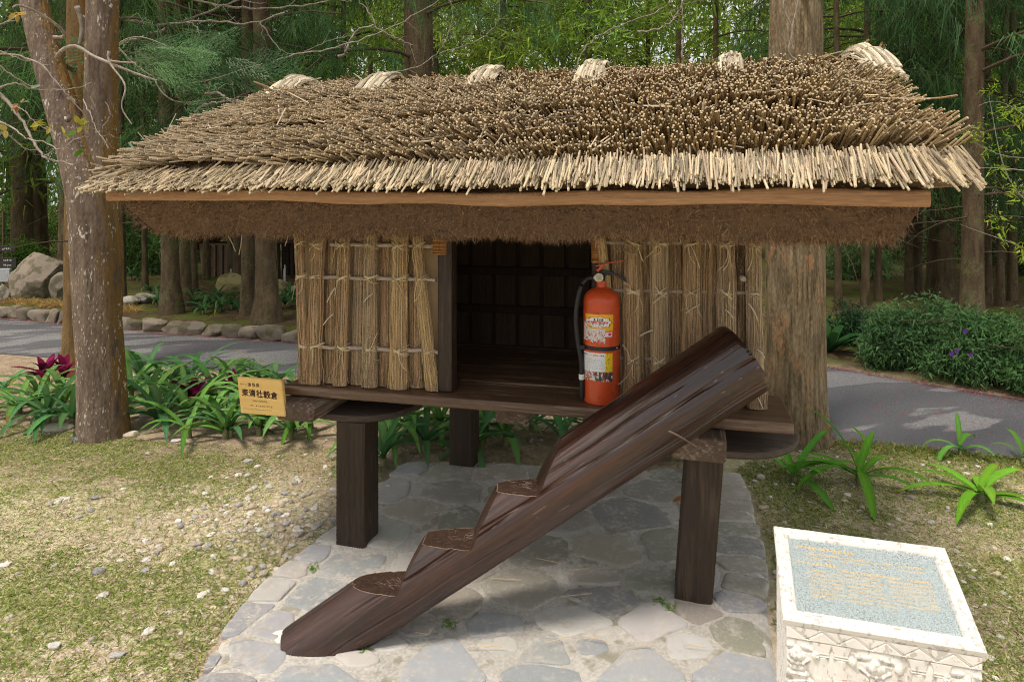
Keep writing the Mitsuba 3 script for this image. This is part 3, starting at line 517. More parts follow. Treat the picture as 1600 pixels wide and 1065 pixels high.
# bent-over reed tufts on the ridge
for i, u in enumerate((480, 615, 775, 937, 1138, 1333)):
    r_ = (u - U0) / F; X0 = (r_ * 3.199 - .132) / (.9673 + .2538 * r_); w = (.070, .068, .064, .060, .050, .054)[i]; slide = (-.03, -.03, -.02, -.02, 0.0, 0.06)[i]
    parts, cols = [], []
    for row in range(6):
        t0 = -0.80 + row * 0.24                      # along the arch, front to top
        for j in range(18):
            x = X0 + w * (2 * (j + R.random()) / 18 - 1) * (1 - 0.05 * row); tt = np.linspace(t0 - 0.20, t0 + 0.30, 5)
            q_ = np.clip((0.62 - tt) / 1.5, 0, 1); yy, zz = 0.57 - 0.31 * q_, 2.116 + 0.036 * np.sin(np.pi * q_) - 0.115 * q_ ** 2 + 0.012 * (row % 2) + R.normal(0, 0.006) - 0.5 * (abs(x - X0) / w) ** 2 * 0.04
            zz[0] -= 0.006; yy[0] -= 0.008
            pts = np.c_[x + slide * (-(tt - t0)) + slide * (0.4 - t0) + R.normal(0, 0.002, 5), yy, zz]
            parts.append(tube(hut(pts), np.array([.0068, .0068, .0064, .0058, .0045]) * R.uniform(.8, 1.15), 5)); cols.append(np.tile(np.array([0.60, 0.52, 0.38]) * R.uniform(0.45, 1.2), (len(parts[-1][0]), 1)))
    hv, hf = tm(trimesh.creation.icosphere(2)); hv = hv * [w * 0.8, 0.15, 0.06] + [X0 + slide * .3, 0.45, 2.04]
    k_ = obj('ridge_tuft', join(parts), 'm_reed', roof, smooth=False, color=np.vstack(cols).clip(0, .85)); obj('heart', (hut(hv), hf), P((0.60, 0.52, 0.38), 0.9, 0.1), k_, smooth=True)
# eave rail
t = np.linspace(0, 1, 24); ex = EL[None] * (1 - t)[:, None] + ER[None] * t[:, None]
ez = 1.533 - 0.016 * t + 0.005 * np.sin(t * 9) + 0.003 * np.sin(t * 31) ; hh = 0.0185 + 0.0055 * t
rows = []
for i in range(24):
    a = np.linspace(0, 2 * np.pi, 16, endpoint=False); c_, s_ = np.cos(a), np.sin(a)
    rows.append(np.c_[np.full(16, ex[i, 0]), ex[i, 1] + 0.022 * np.sign(c_) * np.abs(c_) ** 0.5, ez[i] + hh[i] * (1 + 0.13 * math.sin(i * 1.3) * math.sin(i * .37 + 1)) * np.sign(s_) * np.abs(s_) ** 0.5])
v = np.vstack(rows); f = grid_faces(24, 16, True); v = np.vstack([v, rows[0].mean(0), rows[-1].mean(0)]); j = np.arange(16); kk = (j + 1) % 16
f = np.vstack([f, np.stack([kk, j, j * 0 + 384], 1), np.stack([368 + j, 368 + kk, j * 0 + 385], 1)])
obj('eave_rail', (hut(v), f), 'm_eave', roof, smooth=40)
# shaggy underside of the thatch
sy, sz = np.array([-0.462, -0.452, -0.41, -0.36, -0.30, -0.22, -0.10, 0.04, 0.16]), np.array([1.545, 1.500, 1.468, 1.430, 1.402, 1.392, 1.392, 1.395, 1.42])
from scipy.interpolate import CubicSpline
tq = np.linspace(0, 8, 26); sy2, sz2 = CubicSpline(range(9), sy)(tq), CubicSpline(range(9), sz)(tq)
Xu = np.linspace(-1.43, 1.315, 120); rows = []
for y, z in zip(sy2, sz2):
    sh = np.clip((1.50 - z) / 0.1, 0, 1.1); xx = Xu * (1 - 0.018 * sh); bump = 0.085 * (vfbm(np.c_[xx * 9, np.full(120, y * 7), np.full(120, z * 7)], 4, 31) - 0.5)
    rows.append(np.c_[xx, np.full(120, y) - bump, np.full(120, z) + bump])
V = np.vstack(rows); Fc = grid_faces(26, 120)
# end walls of the underside
for col0, sgn in ((0, 1), (119, -1)):
    idx = np.arange(26) * 120 + col0; inner = V[idx] + [sgn * 0.12, 0.05, 0.05]; o = len(V); V = np.vstack([V, inner]); i = np.arange(25)
    Fc = np.vstack([Fc, np.stack([idx[:-1], idx[1:], o + i + 1], 1), np.stack([idx[:-1], o + i + 1, o + i], 1)])
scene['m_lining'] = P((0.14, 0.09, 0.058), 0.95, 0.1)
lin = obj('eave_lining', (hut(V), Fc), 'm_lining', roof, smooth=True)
nf = 26000; ii = R.integers(0, 120 * 25, nf); base = V[:26 * 120][ii] + np.c_[R.uniform(-.012, .012, nf), R.uniform(-.008, .008, nf), R.uniform(-.006, .006, nf)]
row_i = ii // 120; nrm = unit(np.c_[np.zeros(nf), -np.gradient(sz2)[row_i] * -1 * 0 - 1.0 + 0.9 * np.clip((row_i - 6) / 8, 0, 1), -0.25 - 0.75 * np.clip((row_i - 4) / 8, 0, 1)])
endx = (np.abs(base[:, 0]) > 1.36) * np.sign(base[:, 0])
D = unit(nrm + R.normal(0, 0.55, (nf, 3)) + np.c_[endx * 0.8, endx * 0, endx * 0])
L = R.uniform(0.011, 0.034, nf); S = unit(np.cross(D, R.normal(size=(nf, 3))))
v, f, m = strips(base - D * 0.004, D, S, L, R.uniform(0.0028, 0.0058, nf), 0.1, 1)
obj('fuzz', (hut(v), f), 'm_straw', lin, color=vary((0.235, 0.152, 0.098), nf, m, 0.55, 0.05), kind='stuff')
# few long straws that hang from the lining
hp = []
for u, v_, L in [(653, 365, .05), (1101, 378, .035), (1104, 379, .04), (1108, 378, .03), (520, 372, .05), (378, 372, .08), (357, 375, .06), (930, 372, .045), (1060, 372, .03), (1290, 368, .03), (450, 370, .05), (1010, 372, .03)]:
    p = at(u, v_ - 6, 2.7 if u < 800 else 2.45); d_ = np.array([R.normal(0, .3), -.1, -1]) * L; hp.append(tube(np.array([p, p + d_ * .5 + [.002, 0, 0], p + d_]), 0.0016, 4))
obj('loose_straw', join(hp), P((0.52, 0.40, 0.24), 0.7), lin, kind='stuff')
# ---------------------------------------------------------------- notched log ladder
A0, A1 = np.array([-0.735, 2.345, -0.045]), np.array([0.832, 2.435, 0.957])
ax = unit(A1 - A0); LL = np.linalg.norm(A1 - A0); up = unit(np.array([0, 0, 1.0]) - ax * ax[2]); sd_ = np.cross(ax, up)
def along(p): return p.x * ax[0] + p.y * ax[1] + p.z * ax[2], p.x * up[0] + p.y * up[1] + p.z * up[2], p.x * sd_[0] + p.y * sd_[1] + p.z * sd_[2]
def log_col(p, n, uv):
    g, a, b = along(p)
    s = fbm(g * 3, a * 60, b * 60, 4); l = fbm(g * 2.2, a * 7, b * 7, 4); sp = noise(g * 22, a * 230, b * 230)
    c = mix((0.008, 0.004, 0.003), (0.058, 0.021, 0.0125), dr.clip(s * 1.2 + l * 0.8 - 0.55, 0, 1)) * (0.7 + 0.6 * sp)
    bare = smoothstep(0.52, 0.72, 0.6 * fbm(g * 9, a * 110, b * 110, 4) + 0.4 * fbm(g * 3, a * 14, b * 14, 3)) * smoothstep(1.25, 0.45, g - AX0)
    c = mix(c, (0.10, 0.062, 0.048), bare * 0.4)
    fleck = smoothstep(0.86, 0.92, noise(g * 28, a * 190, b * 190)) * smoothstep(0.5, 0.8, noise(g * 4, a * 12, b * 12))
    return mix(c, (0.42, 0.37, 0.33), fleck * 0.3)
AX0 = float(A0 @ ax)
def log_rough(p, n, uv):
    g, a, b = along(p); return dr.clip(0.13 + 0.26 * fbm(g * 4, a * 60, b * 60, 3) + 0.28 * smoothstep(1.3, 0.3, g - AX0), 0.1, 0.9)
def log_bump(p, n, uv):
    g, a, b = along(p); return 0.0016 * fbm(g * 5, a * 75, b * 75, 2) + 0.0004 * noise(g * 20, a * 260, b * 260)
scene['m_log'] = bumped({'type': 'principled', 'base_color': proc(log_col), 'roughness': proc(log_rough), 'specular': 0.6, 'clearcoat': 0.4, 'clearcoat_gloss': 0.9}, log_bump, 1e-3)
ns, nt = 300, 320
sg = np.linspace(0, LL, ns); th = np.linspace(0, 2 * np.pi, nt, endpoint=False); SG, TH = np.meshgrid(sg, th, indexing='ij')
rad = 0.098 + (0.1335 - 0.098) * (SG / LL) ** 0.9
pq = np.stack([SG * 1.2, np.cos(TH) * 1.1, np.sin(TH) * 1.1], -1)
rad = rad * (1 + 0.055 * (vfbm(pq, 3, 3) - 0.5) * 2) + 0.0022 * (vfbm(np.stack([SG * 3, np.cos(TH) * 22, np.sin(TH) * 22], -1), 3, 6) - 0.5)
Rk = np.random.default_rng(21)
for i in range(34):
    t0, s0, ln, dp, wd = Rk.uniform(0, 2 * np.pi), Rk.uniform(0, LL), Rk.uniform(0.15, 0.7), Rk.uniform(0.004, 0.011), Rk.uniform(0.018, 0.035)
    tw = t0 + 0.10 * (SG - s0) + 0.03 * np.sin(SG * 14 + i); dt = (TH - tw + np.pi) % (2 * np.pi) - np.pi
    rad = rad - dp * np.exp(-(dt / wd) ** 2) * np.clip(1 - (np.abs(SG - s0) / ln) ** 2, 0, 1)
rad = rad - 0.006 * np.clip(1 - (LL - SG) / 0.012, 0, 1)
cw = A0 + SG[..., None] * ax + rad[..., None] * (np.cos(TH)[..., None] * up + np.sin(TH)[..., None] * sd_)
v = np.vstack([cw.reshape(-1, 3), A0, A1]); j = np.arange(nt); k = (j + 1) % nt
f = np.vstack([grid_faces(ns, nt, True), np.stack([k, j, j * 0 + ns * nt], 1), np.stack([(ns - 1) * nt + j, (ns - 1) * nt + k, j * 0 + ns * nt + 1], 1)])
lg = m3.Manifold(m3.Mesh(vert_properties=v.astype(np.float32), tri_verts=f.astype(np.uint32)))
if lg.volume() < 0:
    f = f[:, ::-1]; lg = m3.Manifold(m3.Mesh(vert_properties=v.astype(np.float32), tri_verts=np.ascontiguousarray(f).astype(np.uint32)))
NOT = [(-0.384, 0.190, -0.308, 0.362), (-0.136, 0.338, -0.052, 0.540), (0.088, 0.512, 0.165, 0.700)]
SHR, YC = 0.14, 2.38                                    # the steps are cut leaning back: the far rim lies lower
def tz_(z, y): return z - SHR * (y - YC)
def wedge(xi, z, xr, zr):
    dx, dz = xr - xi, zr - z; k = 1.5
    poly = [(xi - 0.55, z + 0.006), (xi, z)] + [(xi + dx * t + 0.018 * t * t, z + dz * t) for t in (0.3, 0.6, 0.9, 1.2)] + [(xi + dx * 1.6 + 0.10, z + dz * 1.6), (xi - 0.55, z + dz * 1.6)]
    # limit the wedge on the left to just past the tread edge
    cs = m3.CrossSection([np.array(poly)])
    w = m3.Manifold.extrude(cs, 0.8)                     # extruded along +z: map (x, y, e) -> (x, e, z)
    mat = np.array([[1, 0, 0, 0], [0, 0, -1, 2.8], [0, 1, SHR, -SHR * (2.8 - YC)]], float); return w.transform(mat)
for (xi, z, xr, zr) in NOT:
    lim = m3.Manifold.cube((0.30, 1.0, 0.4)).translate((xi - 0.215, 1.9, z - 0.001)).transform(np.array([[1, 0, 0, 0], [0, 1, 0, 0], [0, -SHR, 1, SHR * YC]], float))
    lg = lg - (wedge(xi, z, xr, zr) ^ lim)
lg = lg.trim_by_plane((0, 0, 1.0), -0.03)
mm = lg.to_mesh(); lv, lf = np.array(mm.vert_properties[:, :3], float), np.array(mm.tri_verts); fn_ = unit(np.cross(lv[lf[:, 1]] - lv[lf[:, 0]], lv[lf[:, 2]] - lv[lf[:, 0]])); fc_ = lv[lf].mean(1)
is_t = np.zeros(len(lf), bool)
for (xi, z, xr, zr) in NOT: is_t |= (fn_[:, 2] > 0.955) & (np.abs(fc_[:, 2] - tz_(z, fc_[:, 1]) - 0.001) < 0.007)
ladder = obj('log_ladder', (lv, lf[~is_t]), 'm_log', smooth=38, label='dark brown log with cut steps leaning against the granary floor', cat='ladder')
scene['m_tread'] = P(proc(lambda p, n, uv: mix((0.016, 0.009, 0.007), (0.066, 0.038, 0.026), fbm(p.x * 60, p.y * 110, p.z * 9, 3)) * (0.6 + 0.8 * noise(p.x * 240, p.y * 300))), 0.85, 0.2)
for (xi, z, xr, zr) in NOT:
    t_ = lf[is_t & (np.abs(fc_[:, 2] - tz_(z, fc_[:, 1]) - 0.001) < 0.007) & (np.abs(fc_[:, 0] - xi) < 0.3)]; tk_ = obj('tread', (lv, t_), 'm_tread', ladder)
    ol = trimesh.Trimesh(lv, t_, process=False); ol.merge_vertices(); lp = max(ol.outline().discrete, key=len); lp = lp[lp[:, 0] < xi - 0.004]; o_ = np.argmax(np.linalg.norm(np.diff(np.vstack([lp, lp[:1]]), axis=0), axis=1)); lp = np.roll(lp, -o_ - 1, 0)
    s_l = np.r_[0, np.cumsum(np.linalg.norm(np.diff(lp, axis=0), axis=1))]; q_l = np.linspace(0, s_l[-1], 60); lp = np.stack([np.interp(q_l, s_l, lp[:, c_]) for c_ in range(3)], 1)
    obj('worn_rim', tube(lp + R.normal(0, .0005, (60, 3)), R.uniform(.0005, .0014, 60), 5), P((0.27, 0.195, 0.14), 0.7), tk_, smooth=True)
# worn pale rims, fibres and cobweb on the treads
for (xi, z, xr, zr) in NOT:
    n = 22; tq = (xi - A0[0]) / (A1[0] - A0[0]); c = np.array([xi - 0.035, A0[1] + (A1 - A0)[1] * tq, z + 0.002])
    base = c + np.c_[R.uniform(-0.055, 0.05, n), R.normal(0, 0.032, n).clip(-.07, .07), R.uniform(0, 0.004, n)]; D = unit(R.normal(size=(n, 3)) * [1, 1, 0.25])
    Pq, Qq = base - D * 0.012, base + D * R.uniform(0.008, 0.03, (n, 1)); Pq[:, 2] = tz_(z, Pq[:, 1]) + R.uniform(.001, .003, n); Qq[:, 2] = tz_(z, Qq[:, 1]) + R.uniform(.001, .014, n)
    v, f, par, m = rods(Pq, Qq, R.uniform(0.0003, 0.0007, n), 3)
    obj('tread_fibre', (v, f), 'm_straw', ladder, color=vary((0.22, 0.16, 0.13), n, m, 0.6), kind='stuff')

# ---------------------------------------------------------------- fire extinguisher
EX = np.array([0.356, 2.716, 0.7205]); er = 0.0715
ext = thing('fire_extinguisher', 'red fire extinguisher with torn labels and black hose standing by the granary doorway', 'fire extinguisher')
scene['m_red'] = P(proc(lambda p, n, uv: mix((0.54, 0.065, 0.016), (0.66, 0.10, 0.028), fbm(p.x * 14, p.y * 14, p.z * 9, 3)) * (1 - 0.5 * smoothstep(0.86, 0.9, noise(p.x * 170, p.y * 170, p.z * 170)))), 0.32, 0.5)
scene['m_black'] = P((0.018, 0.020, 0.023), 0.45, 0.4)
scene['m_steel'] = P((0.55, 0.52, 0.46), 0.3, 0.5, metallic=0.9)
def put(m, smooth_=40): v, f = m; return v + EX, f
zt = 0.458
body = [(0.001, 0.004), (er - 0.008, 0.0), (er - 0.003, 0.003), (er - 0.002, 0.012), (er, 0.014), (er, zt - 0.062)] + [(er * math.cos(a) ** 0.8 if a < 1.5 else 0.02, zt - 0.062 + 0.058 * math.sin(a)) for a in np.linspace(0.1, 1.30, 9)] + [(0.021, zt - 0.003), (0.020, zt + 0.022), (0.001, zt + 0.022)]
obj('cylinder', put(lathe(body, 64)), 'm_red', ext, smooth=35)
obj('valve', put(tm(trimesh.util.concatenate([trimesh.creation.cylinder(0.0165, 0.03, sections=24).apply_translation([0, 0, zt + 0.034]), trimesh.creation.box((0.05, 0.022, 0.018)).apply_translation([0.012, 0, zt + 0.052])]))), 'm_black', ext, smooth=30)
vs_, fs_ = lathe([(0.001, 0.0135), (0.0165, 0.0135), (0.0185, 0.012), (0.0195, 0.0), (0.001, 0.0)], 32)
ga = obj('pressure_gauge', put((np.c_[vs_[:, 0] - 0.014, -vs_[:, 2] - 0.016, vs_[:, 1] + zt + 0.036], fs_)), 'm_steel', ext, smooth=35)
vs_, fs_ = lathe([(0.001, 0.0145), (0.0135, 0.0145), (0.0135, 0.0135)], 24)
obj('dial', put((np.c_[vs_[:, 0] - 0.014, -vs_[:, 2] - 0.016, vs_[:, 1] + zt + 0.036], fs_)), P((0.45, 0.42, 0.30), 0.3, 0.6), ga)
def bar(pts, w, h):
    pts = np.asarray(pts, float); n = len(pts); t = unit(np.gradient(pts, axis=0)); nn = unit(np.cross(t, [0, 1.0, 0])); wv = np.broadcast_to(w, (n,))[:, None]
    r = np.stack([pts + nn * h / 2 + [0, 1, 0] * wv / 2, pts + nn * h / 2 - [0, 1, 0] * wv / 2, pts - nn * h / 2 - [0, 1, 0] * wv / 2, pts - nn * h / 2 + [0, 1, 0] * wv / 2], 1).reshape(-1, 3)
    f = grid_faces(n, 4, True); f = np.vstack([f, [[0, 2, 1], [0, 3, 2]], [[4 * n - 4, 4 * n - 3, 4 * n - 2], [4 * n - 4, 4 * n - 2, 4 * n - 1]]]); return r, f
obj('top_lever', put(bar([(-0.024, -0.01, zt + 0.080), (0.0, -0.01, zt + 0.084), (0.03, -0.01, zt + 0.094), (0.06, -0.01, zt + 0.098), (0.088, -0.01, zt + 0.1)], [.016, .022, .022, .018, .012], 0.004)), 'm_red', ext, label='red squeeze lever')
obj('lever_post', put(bar([(-0.02, -0.01, zt + 0.06), (-0.008, -0.01, zt + 0.07), (0.0, -0.01, zt + 0.084)], [.018, .018, .016], 0.010)), 'm_red', ext)
obj('carry_handle', put(bar([(0.0, -0.008, zt + 0.062), (0.03, -0.010, zt + 0.056), (0.06, -0.014, zt + 0.045), (0.085, -0.016, zt + 0.03), (0.104, -0.018, zt + 0.012)], [.022, .026, .026, .024, .012], 0.009)), 'm_black', ext, smooth=30)
hose = curve([(-0.036, -0.012, zt + 0.034), (-0.062, -0.015, zt + 0.028), (-0.092, -0.02, zt - 0.03), (-0.104, -0.02, zt - 0.12), (-0.094, -0.02, zt - 0.23), (-0.083, -0.02, zt - 0.30), (-0.0815, -0.02, zt - 0.345)], 40)
obj('hose', put(tube(hose, 0.0095, 12)), 'm_black', ext, smooth=50)
obj('hose_coupling', put(tube([(-0.024, -0.012, zt + 0.036), (-0.040, -0.012, zt + 0.033)], 0.0075, 12)), 'm_steel', ext, smooth=40)
obj('hose_ferrule', put(tube([(-0.0815, -0.02, zt - 0.345), (-0.0812, -0.02, zt - 0.366)], 0.0112, 12)), P((0.75, 0.74, 0.72), 0.5), ext, smooth=40)
obj('nozzle', put(tube([(-0.0812, -0.02, zt - 0.366), (-0.080, -0.02, zt - 0.40), (-0.0795, -0.02, zt - 0.44)], [0.0095, 0.0105, 0.0085], 12)), 'm_black', ext, smooth=40)
a_ = np.linspace(0, 2 * np.pi, 49); rr = er + 0.0018
obj('strap', put(join([(np.vstack([np.c_[(rr - q) * np.cos(a_), (rr - q) * np.sin(a_), np.full(49, z)] for q, z in ((.002, .213), (0, .214), (0, .228), (.002, .229))]), grid_faces(4, 49)), tm(trimesh.creation.box((0.026, 0.022, 0.016)).apply_translation([-0.083, -0.02, 0.220]))])), 'm_black', ext)
obj('strap_stud', put(tm(trimesh.creation.icosphere(2, 0.0045).apply_translation([0.0535, -0.0495, 0.222]))), 'm_steel', ext, smooth=True)
# labels: curved sheets with flat print (vertex colours on a fine grid)
FONT = {'1': ['010', '110', '010', '010', '111'], '0': ['111', '101', '101', '101', '111']}
cam_a = math.atan2(-EX[1], -EX[0])                        # towards the front
def label_sheet(u0, u1, v0, v1, fn, name, lab):
    """photo rectangle -> sheet on the cylinder; fn(x, y) in [0,1]^2 (y down) -> colour or None"""
    nx, ny = 110, int(110 * (v1 - v0) / (u1 - u0)); d = EX[1] - er * 0.9
    xs_ = np.linspace(u0, u1, nx); ys_ = np.linspace(v0, v1, ny)
    off = ((xs_ - U0) / F * d - (EX[0] + 0.0)) / er; al = np.arcsin(np.clip(off, -0.98, 0.98)) - 0.0
    zz_ = EYE - (ys_ - V0) / F * d; r_ = er + 0.0009
    AA, ZZ = np.meshgrid(al, zz_); v = np.stack([EX[0] + r_ * np.sin(AA), EX[1] - r_ * np.cos(AA), ZZ], -1).reshape(-1, 3)
    gx_, gy_ = np.meshgrid(np.linspace(0, 1, nx), np.linspace(0, 1, ny)); col, keep = fn(gx_, gy_); f = grid_faces(ny, nx)[:, ::-1]; f = f[keep.ravel()[f].all(1)]
    obj(name, (v, f), 'm_print', ext, smooth=False, color=col.reshape(-1, 3), label=lab)
scene['m_print'] = P(VC, 0.45, 0.35)
def nz(x, y, k, s): return vfbm(np.stack([x * k, y * k, x * 0 + s], -1), 3, s)
def upper(x, y):
    col = np.zeros(x.shape + (3,)); col[:] = (0.85, 0.48, 0.02)
    cx, cy = (x - 0.52) / 0.43, (y - 0.27) / 0.20
    rr_ = np.hypot(cx, cy); an = np.arctan2(cy, cx); lim = 1 + 0.07 * np.cos(an * 9)
    col[rr_ < lim] = (0.50, 0.05, 0.02); col[rr_ < lim - 0.09] = (0.80, 0.78, 0.75)
    for i, ch in enumerate('100'):
        for r, line in enumerate(FONT[ch]):
            for c, q in enumerate(line):
                if q == '1': col[(np.abs(x - (0.36 + i * 0.115 + c * 0.028)) < 0.016) & (np.abs(y - (0.145 + r * 0.019)) < 0.0105)] = (0.06, 0.07, 0.05)
    w = (np.abs(y - 0.275) < 0.035) & (np.abs(x - 0.52) < 0.34) & (nz(x * 3.2, y, 9, 4) > 0.42); col[w] = (0.62, 0.06, 0.07)
    w = (np.abs(y - 0.335) < 0.02) & (np.abs(x - 0.45) < 0.27) & (nz(x * 3.2, y, 11, 5) > 0.47); col[w] = (0.05, 0.05, 0.04)
    w = (np.abs(y - 0.40) < 0.012) & (np.abs(x - 0.45) < 0.22) & (nz(x * 3, y, 11, 6) > 0.5); col[w] = (0.3, 0.06, 0.05)
    keep = (x > 0.12) & (y < 0.56) & ~((y > 0.42) & (x < 0.3) & False)
    torn = (y > 0.26 + 0.18 * (x > 0.14) * 1.0) & (x < 0.72) & (y < 0.97)
    t2 = (y > 0.47 + 0.05 * nz(x, y, 6, 2) - 0.25 * (x < 0.16)) & (x < 0.74 + 0.08 * (nz(x, y, 14, 3) - .5)) & (y < 0.93 + 0.30 * (nz(x * 2.4, y * .3, 9, 7) - 0.5))
    t2 &= ~(nz(x, y, 26, 8) > 0.72)
    col[t2] = (np.array([0.66, 0.64, 0.63]) * (0.8 + 0.4 * nz(x, y, 40, 9))[..., None])[t2]; col[t2 & (nz(x, y, 34, 10) > 0.64)] = (0.50, 0.22, 0.18)
    small = (x > 0.74) & (x < 0.97) & (y > 0.585) & (y < 0.76); col[small] = (0.75, 0.70, 0.70); hx, hy = (x - 0.88) / 0.07, (y - 0.67) / 0.06
    col[small & (np.abs(hx) + np.abs(hy) < 1)] = (0.65, 0.02, 0.10)
    return col.clip(0, .85), keep | t2 | small
def lower(x, y):
    col = np.zeros(x.shape + (3,)); col[:] = (0.78, 0.79, 0.80); col[x > 0.73] = (0.86, 0.62, 0.02)
    ln = (x > 0.06) & (x < 0.66) & (y > 0.17) & (y < 0.55) & ((y * 20) % 1 < 0.35) & (nz(x * 3, y, 14, 2) > 0.44); col[ln] = (0.52, 0.56, 0.62)
    hd = (np.abs(y - 0.085) < 0.022) & (nz(x * 3, y, 10, 3) > 0.4); col[hd & (x < 0.14) & (x > .05)] = (0.05, 0.16, 0.35); col[hd & (x > 0.22) & (x < 0.5)] = (0.75, 0.30, 0.20); col[hd & (x > 0.55) & (x < 0.69)] = (0.08, 0.20, 0.30)
    yl = (x > 0.77) & (x < 0.95) & (y < 0.56) & (nz(x * 2, y, 16, 4) > 0.62); col[yl] = (0.55, 0.28, 0.03)
    bl = y > 0.60; dk = bl & (x > 0.33) & (nz(x * 1.6, y, 9, 5) > 0.42); col[bl] = (0.62, 0.60, 0.58); col[dk] = (0.06, 0.075, 0.075)
    col[bl & (x <= 0.33) & (nz(x, y, 20, 6) > 0.56)] = (0.45, 0.18, 0.13)
    keep = (y < 0.90 + 0.16 * (nz(x * 3, y * .4, 9, 7) - 0.5)) & ~(bl & (nz(x, y, 17, 8) > 0.70)) & (x > 0.03 * (y < 0.6))
    return col, keep
label_sheet(911, 958, 491, 537, upper, 'label', 'yellow and white label numbered 100, half torn off'); label_sheet(913, 957, 551, 600, lower, 'label', 'white and yellow instruction label, scraped at the bottom')

# ---------------------------------------------------------------- name board
SW, SH = 0.193, 0.158
scene['m_board'] = P(proc(lambda p, n, uv: mix((0.72, 0.44, 0.125), (0.84, 0.585, 0.21), fbm(p.x * 3, p.z * 60 + p.x * 4, p.y * 3, 3))), 0.5, 0.35)
tl, tr, bl = at(370, 588.5, 2.915), at(439.5, 593.5, 2.868), at(376, 645, 2.905)
bu, bvv = unit(tr - tl), unit(bl - tl); bn = unit(np.cross(bu, -bvv)); bn = bn if bn[1] < 0 else -bn
SW, SH = np.linalg.norm(tr - tl), np.linalg.norm(bl - tl)
def onb(x, y, out=0.0): return tl + bu * np.asarray(x)[..., None] + bvv * np.asarray(y)[..., None] + bn * out
hb, hf = hullbox([SW / 2, SH / 2, -0.011], [SW, SH, 0.022], 0.0035)
board = obj('name_board', (tl + hb[:, :1] * bu + hb[:, 1:2] * bvv + hb[:, 2:3] * bn, hf), 'm_board', label='yellow wooden name board with dark lettering fixed at the left end of the granary floor', cat='sign')
scene['m_ink'] = P((0.045, 0.018, 0.010), 0.6, 0.3)
def glyph(ch, x, y, h, fat=0.0):
    """extruded character, top left at (x, y) in metres on the board"""
    out = []
    for poly in GLYPHS[ch].split('/'):
        rings = [[tuple(map(float, q.split(','))) for q in r.split()] for r in poly.split(';')]
        g = Polygon(rings[0], rings[1:]).buffer(fat)
        for gg in getattr(g, 'geoms', [g]):
            if gg.area > 4: out.append(tm(trimesh.creation.extrude_polygon(gg, 1.0, engine='earcut')))
    v, f = join(out); k = h / 120
    return onb(x + v[:, 0] * k, y + (120 - v[:, 1]) * k, 0.0) + bn * (0.0003 + 0.0005 * v[:, 2:3]), f
def latin(s, x, y, h, w=None):
    v, f = tm(text_mesh(s, h)); sx = 1 if w is None else w / np.ptp(v[:, 0]); return onb(x + v[:, 0] * sx, y - v[:, 1], 0.0) + bn * (0.0003 + 0.0005 * (v[:, 2:3] > 0)), f
sx_, sy_ = SW / 1000, SH / 870                     # board units as read from the enlarged photograph
bx_ = []
for i, c in enumerate('達悟族'): bx_.append(glyph(c, (232 + i * 92) * sx_, (118) * sy_, 0.0165, -1.0))
for i, c in enumerate('東清社穀倉'): bx_.append(glyph(c, (75 + i * 163) * sx_, (272 + i * 5) * sy_, 0.0325, 1.0))
bx_ += [latin('TA-0-2', 62 * sx_, 172 * sy_, 0.0052, 0.029), latin('Tao Granary', 315 * sx_, 560 * sy_, 0.0068, 0.066)]
for i in range(12):
    if i == 2: continue
    for q in range(3):
        x0, y0 = (238 + i * 42 + R.uniform(0, 9)) * sx_, (650 + q * 11 + R.uniform(-3, 3)) * sy_; v, f = hullbox([0, 0, 0], [0.0058 * R.uniform(.5, 1), 0.0011, 0.0008], 0.0002); bx_.append((onb(x0 + v[:, 0] + .003, y0 + v[:, 1]) + bn * (v[:, 2:3] + .0004), f))
for i in range(44):
    x0, y0 = (88 + i * 14.6) * sx_, (748 + R.uniform(-2, 2)) * sy_; v, f = hullbox([0, 0, 0], [0.0019 * R.uniform(.6, 1), 0.0020 * R.uniform(.6, 1), 0.0008], 0.0002); bx_.append((onb(x0 + v[:, 0], y0 + v[:, 1]) + bn * (v[:, 2:3] + .0004), f))
obj('lettering', join(bx_), 'm_ink', board, label='dark printed Chinese characters with the words Tao Granary')
obj('bracket', hutbox(-1.10, -0.99, 0.02, 0.05, 0.640, 0.665, 0.004), 'm_beam', board)

# ---------------------------------------------------------------- carved pedestal with a granite plaque
PL_, PR_ = np.array([0.707, 1.762, 0.44]), np.array([1.126, 1.634, 0.44])
BL_, BR_ = np.array([0.843, 2.045, 0.53]), np.array([1.272, 1.922, 0.53])
pu = unit(PR_ - PL_); pw = np.linalg.norm(PR_ - PL_); pdv = unit(np.array([-pu[1], pu[0], 0])); pdl = 0.308; slope = math.atan2(0.09, pdl)
pd = pdv * math.cos(slope) + np.array([0, 0, 1]) * math.sin(slope); pnrm = np.cross(pu, pd)
def ped(x, y, z): return PL_ + pu * np.asarray(x, float)[..., None] + pdv * np.asarray(y, float)[..., None] + np.array([0, 0, 1.0]) * (np.asarray(z, float)[..., None] - 0.44)
def cast_col(p, n, uv):
    a = fbm(p.x * 14, p.y * 14, p.z * 10, 4); st = fbm(p.x * 45, p.y * 45, p.z * 26, 4)
    c = mix((0.66, 0.635, 0.585), (0.80, 0.785, 0.745), a)
    c = mix(c, (0.30, 0.28, 0.25), smoothstep(0.55, 0.62, 0.7 * fbm(p.x * 110, p.y * 110, p.z * 60, 3) + 0.3 * st) * 0.5)
    return mix(c, (0.40, 0.20, 0.09), smoothstep(0.86, 0.92, noise(p.x * 95, p.y * 95, p.z * 95)) * 0.5)
scene['m_cast'] = P(proc(cast_col), 0.75, 0.3)
